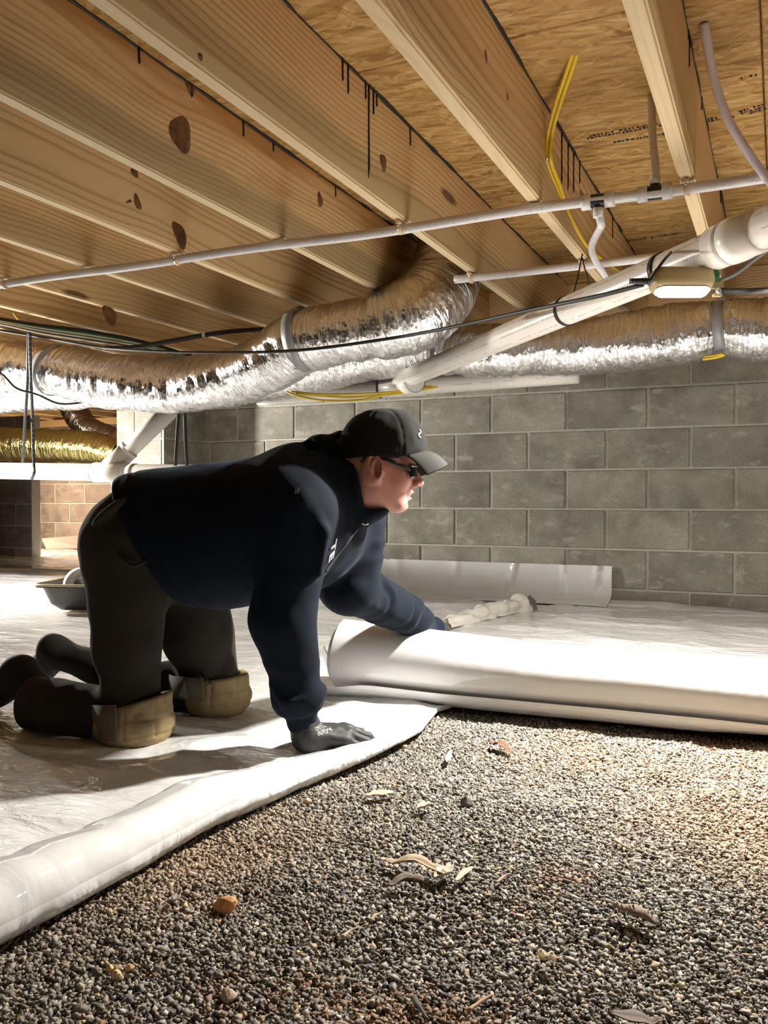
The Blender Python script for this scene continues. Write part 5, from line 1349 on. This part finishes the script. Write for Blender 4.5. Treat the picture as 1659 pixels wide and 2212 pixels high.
# --- gloves
def hand(side, W, f_, n_, curl, cuffdir):
    """W wrist, f_ forward, n_ up of the back of the hand, side +1: thumb on the left"""
    f_ = nrm(f_); n_ = nrm(np.array(n_)-f_*(np.array(n_) @ f_)); l_ = np.cross(n_, f_)*side
    R = np.stack([f_, l_, n_], 1)
    kn = [(.092, .030, .006), (.096, .009, .010), (.091, -.012, .007), (.082, -.031, .000)]
    ln = [(.045, .028, .022), (.050, .031, .024), (.046, .029, .023), (.036, .023, .020)]
    sp = (.14, .04, -.08, -.20)
    def F(p):
        q = (p-W) @ R
        d = cap(q, (0, .002, -.004), (.075, .001, -.006), .027, .024, np.array([0, 1., 0]), 1.5)
        d = smin(d, ell(q, (.02, -.018, -.022), (.03, .02, .018)), .015); d = smin(d, ell(q, (.028, .02, -.018), (.032, .018, .018)), .015)
        fg = None
        for (k, L, s) in zip(kn, ln, sp):
            a = np.array(k); ang = curl[0]; pts = [a]
            d = smin(d, cap(q, (.02, k[1]*.5, -.002), a, .017, .0125), .010)
            for j, seg in enumerate(L):
                a = a + seg*np.array([math.cos(ang), math.sin(s)*math.cos(ang), -math.sin(ang)]); pts.append(a); ang += curl[j+1]
            r = .0112 if k[1] > -.03 else .0098
            g = cap(q, pts[0], pts[1], r*1.08, r); g = smin(g, cap(q, pts[1], pts[2], r*1.02, r*.95), .004); g = smin(g, cap(q, pts[2], pts[3], r*.96, r*.86), .004)
            fg = g if fg is None else smin(fg, g, .0025)
        d = smin(d, fg, .007)
        th = [(.020, .030, -.010), (.050, .055, -.022), (.076, .062, -.034), (.098, .062, -.042)]
        t_ = cap(q, th[0], th[1], .016, .0128); t_ = smin(t_, cap(q, th[1], th[2], .0128, .0115), .005); t_ = smin(t_, cap(q, th[2], th[3], .0115, .0098), .004)
        d = smin(d, t_, .010)
        cu, tt = cap(p, W+cuffdir*.010, W-cuffdir*.016, .0335, .0345, ret_t=True)
        d = smin(d, cu + .0012*np.sin(tt*40), .010)
        d = d + .0012*vnoise(p*70) + .0014*vnoise(p*35)
        return d
    return F, R, l_
WN = wrN + np.array([.004, .004, -.002])
gf, RN, lN = hand(1, WN, (.90, .30, -.14), (.05, -.10, 1), (.30, .42, .28, .1), nrm(wrN-elN))
def gf2(p): return smax(gf(p), -(p[:, 2]-.016), .004)
g1 = pmesh('glove', gf2, WN-(.07, .12, .09), WN+(.21, .14, .09), .0022, M['glove'], person, 2)
g1['label'] = 'black work glove pressing on the sheet'
WF = wrF + nrm(wrF-elF)*.012
gF_, RF, lF_ = hand(-1, WF, (.80, .25, -.55), (.55, .25, .80), (.25, .3, .25, .1), nrm(wrF-elF))
g2 = pmesh('glove', gF_, WF-(.10, .12, .19), WF+(.21, .17, .09), .0028, M['glove'], person, 2)

# --- cap
def crown(p):
    q = tol(p); s = np.abs(q[:, 1])
    d = ell(q, (.012, 0, .054), (.112, .088, .109))
    d = smin(d, ell(q, (.062, 0, .088), (.055, .060, .060)), .03)                          # tall front panel
    ang = np.arctan2(q[:, 1], q[:, 0]-.012)
    for a0 in (0, 1.02, -1.02, 2.1, -2.1, PI, -PI): d = d + .0016*np.exp(-((ang-a0)*np.linalg.norm(q[:, :2]-(.012, 0), axis=1)/.0028)**2)
    d = d + .0022*vnoise(p*24) + .0012*vnoise(p*60)
    d = smin(d, ell(q, (.018, 0, .157), (.008, .008, .004)), .002)                         # button
    d = smin(d, ell(q, (-.098, 0, .060), (.016, .045, .016)), .012)                        # rear strap bulge
    cut = .034 + .020*np.clip((q[:, 0]-.05)/.07, 0, 1) - .006*np.clip((-q[:, 0]-.03)/.06, 0, 1) - .010*np.exp(-((q[:, 0]-.02)/.03)**2)*0
    d = smax(d, (cut-q[:, 2]), .005)
    return d*HS
capo = pmesh('baseball_cap', crown, tow((-.14, -.12, .0)), tow((.15, .12, .19)), .0028, M['cap'], person, 2)
capo['label'] = 'faded black baseball cap'
m = MB(); nu, nv = 33, 14; V = []
for sgn in (1, -1):
    for a in range(nu):
        u = -1+2*a/(nu-1)
        for b in range(nv):
            v = b/(nv-1); ph_ = u*math.radians(58)
            root = np.array([.012+.112*math.cos(ph_), .086*math.sin(ph_), .056-.017*u*u])
            edge = np.array([.182-.062*abs(u)**2.4, .080*u*(1-.05*u*u), .022-.030*u*u])
            c_ = root*(1-v)+edge*v; c_[2] += .010*math.sin(PI*v*.9)*(1-.4*u*u) + .0006*math.sin(v*PI*14)*(v > .1)
            V.append(tow(c_ + np.array([0, 0, sgn*.0018]))-BASE)
ii = np.arange(2*nu*nv).reshape(2, nu, nv); Fq = []
for a in range(nu-1):
    for b in range(nv-1):
        Fq.append((ii[0, a, b], ii[0, a, b+1], ii[0, a+1, b+1], ii[0, a+1, b])); Fq.append((ii[1, a, b], ii[1, a+1, b], ii[1, a+1, b+1], ii[1, a, b+1]))
    Fq.append((ii[0, a, nv-1], ii[1, a, nv-1], ii[1, a+1, nv-1], ii[0, a+1, nv-1])); Fq.append((ii[0, a, 0], ii[0, a+1, 0], ii[1, a+1, 0], ii[1, a, 0]))
for a in (0, nu-1):
    for b in range(nv-1): Fq.append((ii[0, a, b], ii[1, a, b], ii[1, a, b+1], ii[0, a, b+1]))
M['brim'] = plain('grey_worn_brim', (.038, .037, .033), .85, spec=.2, var=.3, vscale=40, bump=.3, bscale=900)
link('brim', mesh('brim', np.array(V), Fq), M['brim'], capo)
# small white embroidered mark on the cap front


# --- glasses
m = MB(); V = []; nu, nv = 20, 7
for s in (0, 1):
    for a in range(nu):
        ph_ = math.radians(-50+100*a/(nu-1))
        for b in range(nv):
            v = b/(nv-1)-.5
            r_ = 1 + .0018*s/.09
            V.append(tow((.034+.072*math.cos(ph_)*r_, .080*math.sin(ph_)*r_, .000+v*.034*(1-.25*abs(math.sin(ph_))**3) + .006*math.cos(ph_)**6*(v < -.2)*1.5))-BASE)
ii = np.arange(2*nu*nv).reshape(2, nu, nv); Fq = []
for a in range(nu-1):
    for b in range(nv-1):
        Fq.append((ii[0, a, b], ii[0, a, b+1], ii[0, a+1, b+1], ii[0, a+1, b])); Fq.append((ii[1, a, b], ii[1, a+1, b], ii[1, a+1, b+1], ii[1, a, b+1]))
    for b in (0, nv-1): Fq.append((ii[0, a, b], ii[0, a+1, b], ii[1, a+1, b], ii[1, a, b]))
for a in (0, nu-1):
    for b in range(nv-1): Fq.append((ii[0, a, b], ii[1, a, b], ii[1, a, b+1], ii[0, a, b+1]))
gl = link('glasses', mesh('glasses', np.array(V), Fq), plain('dark_lens', (.008, .008, .009), .12), person); gl['label'] = 'dark wraparound glasses'
for s in (-1, 1):
    m = MB(); m.tube(smooth_path([tow(k)-BASE for k in ((.081, s*.062, .006), (.066, s*.070, .012), (.040, s*.076, .021), (.014, s*.074, .031), (-.010, s*.068, .036), (-.032, s*.073, .030), (-.042, s*.072, .018))]), .0026, 8, flat=1.6); m.obj('temple_arm', M['black'], gl)

# --- print on cap, hoodie and glove, zip and drawcord
def text_part(name, body_, size, org, ex, ey, mat, par, outline=False, ext=.0006):
    cu = bpy.data.curves.new(name, 'FONT'); cu.body = body_; cu.size = size; cu.align_x = 'CENTER'; cu.align_y = 'CENTER'
    if outline: cu.fill_mode = 'NONE'; cu.bevel_depth = size*.026; cu.bevel_resolution = 0; cu.resolution_u = 3; cu.space_character = 1.05
    else: cu.extrude = ext; cu.resolution_u = 3
    tmp = bpy.data.objects.new('tmp', cu); COL.objects.link(tmp); dg = bpy.context.evaluated_depsgraph_get(); dg.update()
    me = bpy.data.meshes.new_from_object(tmp.evaluated_get(dg)); bpy.data.objects.remove(tmp); bpy.data.curves.remove(cu)
    ez = np.cross(ex, ey); Rm = np.stack([ex, ey, ez], 1); v = np.array([q.co for q in me.vertices]) @ Rm.T + np.array(org)
    for q, k in zip(me.vertices, v): q.co = Vector(k)
    me.name = name; me.materials.clear(); return link(name, me, mat, par), me
def snap(me, f, off, direction=None):
    """press flat print onto an implicit surface"""
    v = np.array([q.co for q in me.vertices])+BASE; n = None
    d0 = np.median(f(v))
    for _ in range(8):
        e = 1e-3; d = f(v); g = np.stack([f(v+np.eye(3)[k]*e)-f(v-np.eye(3)[k]*e) for k in range(3)], 1)/(2*e); gl_ = np.linalg.norm(g, axis=1)[:, None]+1e-9
        v = v - (np.clip(d-off, -.02, .02)[:, None])*g/gl_*.8
    for q, k in zip(me.vertices, v-BASE): q.co = Vector(k)
M['print'] = plain('white_print', (.62, .62, .60), .7)
def ray_to(f, px, py, z0=1.6, z1=2.4):
    zs = np.linspace(z0, z1, 400); d = f(np.array([Q(px, py, z) for z in zs])); k = np.argmax(d < 0); return Q(px, py, zs[k])
m = MB(); m.tube(smooth_path([ray_to(crown, *k)-BASE-(0, .001, 0) for k in ((905, 928), (908, 934), (903, 940), (908, 946))]), .0022, 6); m.obj('embroidery', M['white_wire'], capo)
c0 = ray_to(hoodie, 716, 1190); ca, cb = ray_to(hoodie, 706, 1175), ray_to(hoodie, 730, 1197)
a_, b_ = ray_to(hoodie, 708, 1180), ray_to(hoodie, 724, 1200)
ex = nrm(ray_to(hoodie, 724, 1186)-ray_to(hoodie, 710, 1196)); 
g0 = np.array([(hoodie((c0+np.eye(3)[k]*.004)[None])-hoodie((c0-np.eye(3)[k]*.004)[None]))[0] for k in range(3)]); nn0 = nrm(g0)
ex = nrm((.50, .1, -.86)); ex = nrm(ex-nn0*(ex @ nn0)); ey = np.cross(nn0, ex)
o_, me_ = text_part('chest_print', 'TE', .042, c0+nn0*.002-BASE, ex*1.0, ey, M['print'], hood, outline=True)
kn_ = ray_to(gf2, 702, 1580, 1.6, 2.1)
n2 = nrm(np.array([(gf2((kn_+np.eye(3)[k]*.004)[None])-gf2((kn_-np.eye(3)[k]*.004)[None]))[0] for k in range(3)]))
ex2 = -nrm(ray_to(gf2, 722, 1571, 1.6, 2.1)-ray_to(gf2, 690, 1590, 1.6, 2.1)); ex2 = nrm(ex2-n2*(ex2 @ n2)); ey2 = np.cross(n2, ex2)
o_, me_ = text_part('glove_print', 'A-Grip', .0155, kn_+n2*.0025-BASE, ex2, ey2, M['print'], g1, ext=.0004); snap(me_, gf2, .0006)
m = MB(); rgp = random.Random(2)
for r_ in range(3):
    for k in range(7):
        cpt = kn_ - ey2*(.011+.0045*r_) + ex2*(-.016+.0055*k+rgp.uniform(-.0008, .0008)) + n2*.0022 - BASE
        m.box(cpt, (.0016+rgp.random()*.0008, .0006, .0003), np.stack([ex2, ey2, n2], 1))
oo = m.obj('small_print', plain('grey_print', (.30, .30, .29), .7), g1, smooth=False); snap(oo.data, gf2, .0005)
zp = [ray_to(hoodie, *k) for k in ((772, 1142), (752, 1168), (728, 1200), (702, 1236))]
m = MB(); m.tube(smooth_path([q-BASE for q in zp]), .0032, 8); m.obj('zip', plain('dark_zip', (.02, .024, .03), .5), hood)
zt_ = ray_to(hoodie, 641, 1062); m = MB(); m.box(zt_-BASE+(0, -.002, 0), (.004, .002, .009), rotm('Y', 12)); m.obj('sleeve_tag', plain('grey_tag', (.09, .09, .095), .5), hood, smooth=False)
m = MB(); m.tube([ray_to(hoodie, 782, 1130)-BASE-(0, .003, 0), ray_to(hoodie, 788, 1134)-BASE-(0, .003, 0), ray_to(hoodie, 796, 1131)-BASE-(0, .003, 0)], .0014, 6); m.obj('zip_pull', M['steel'], hood)
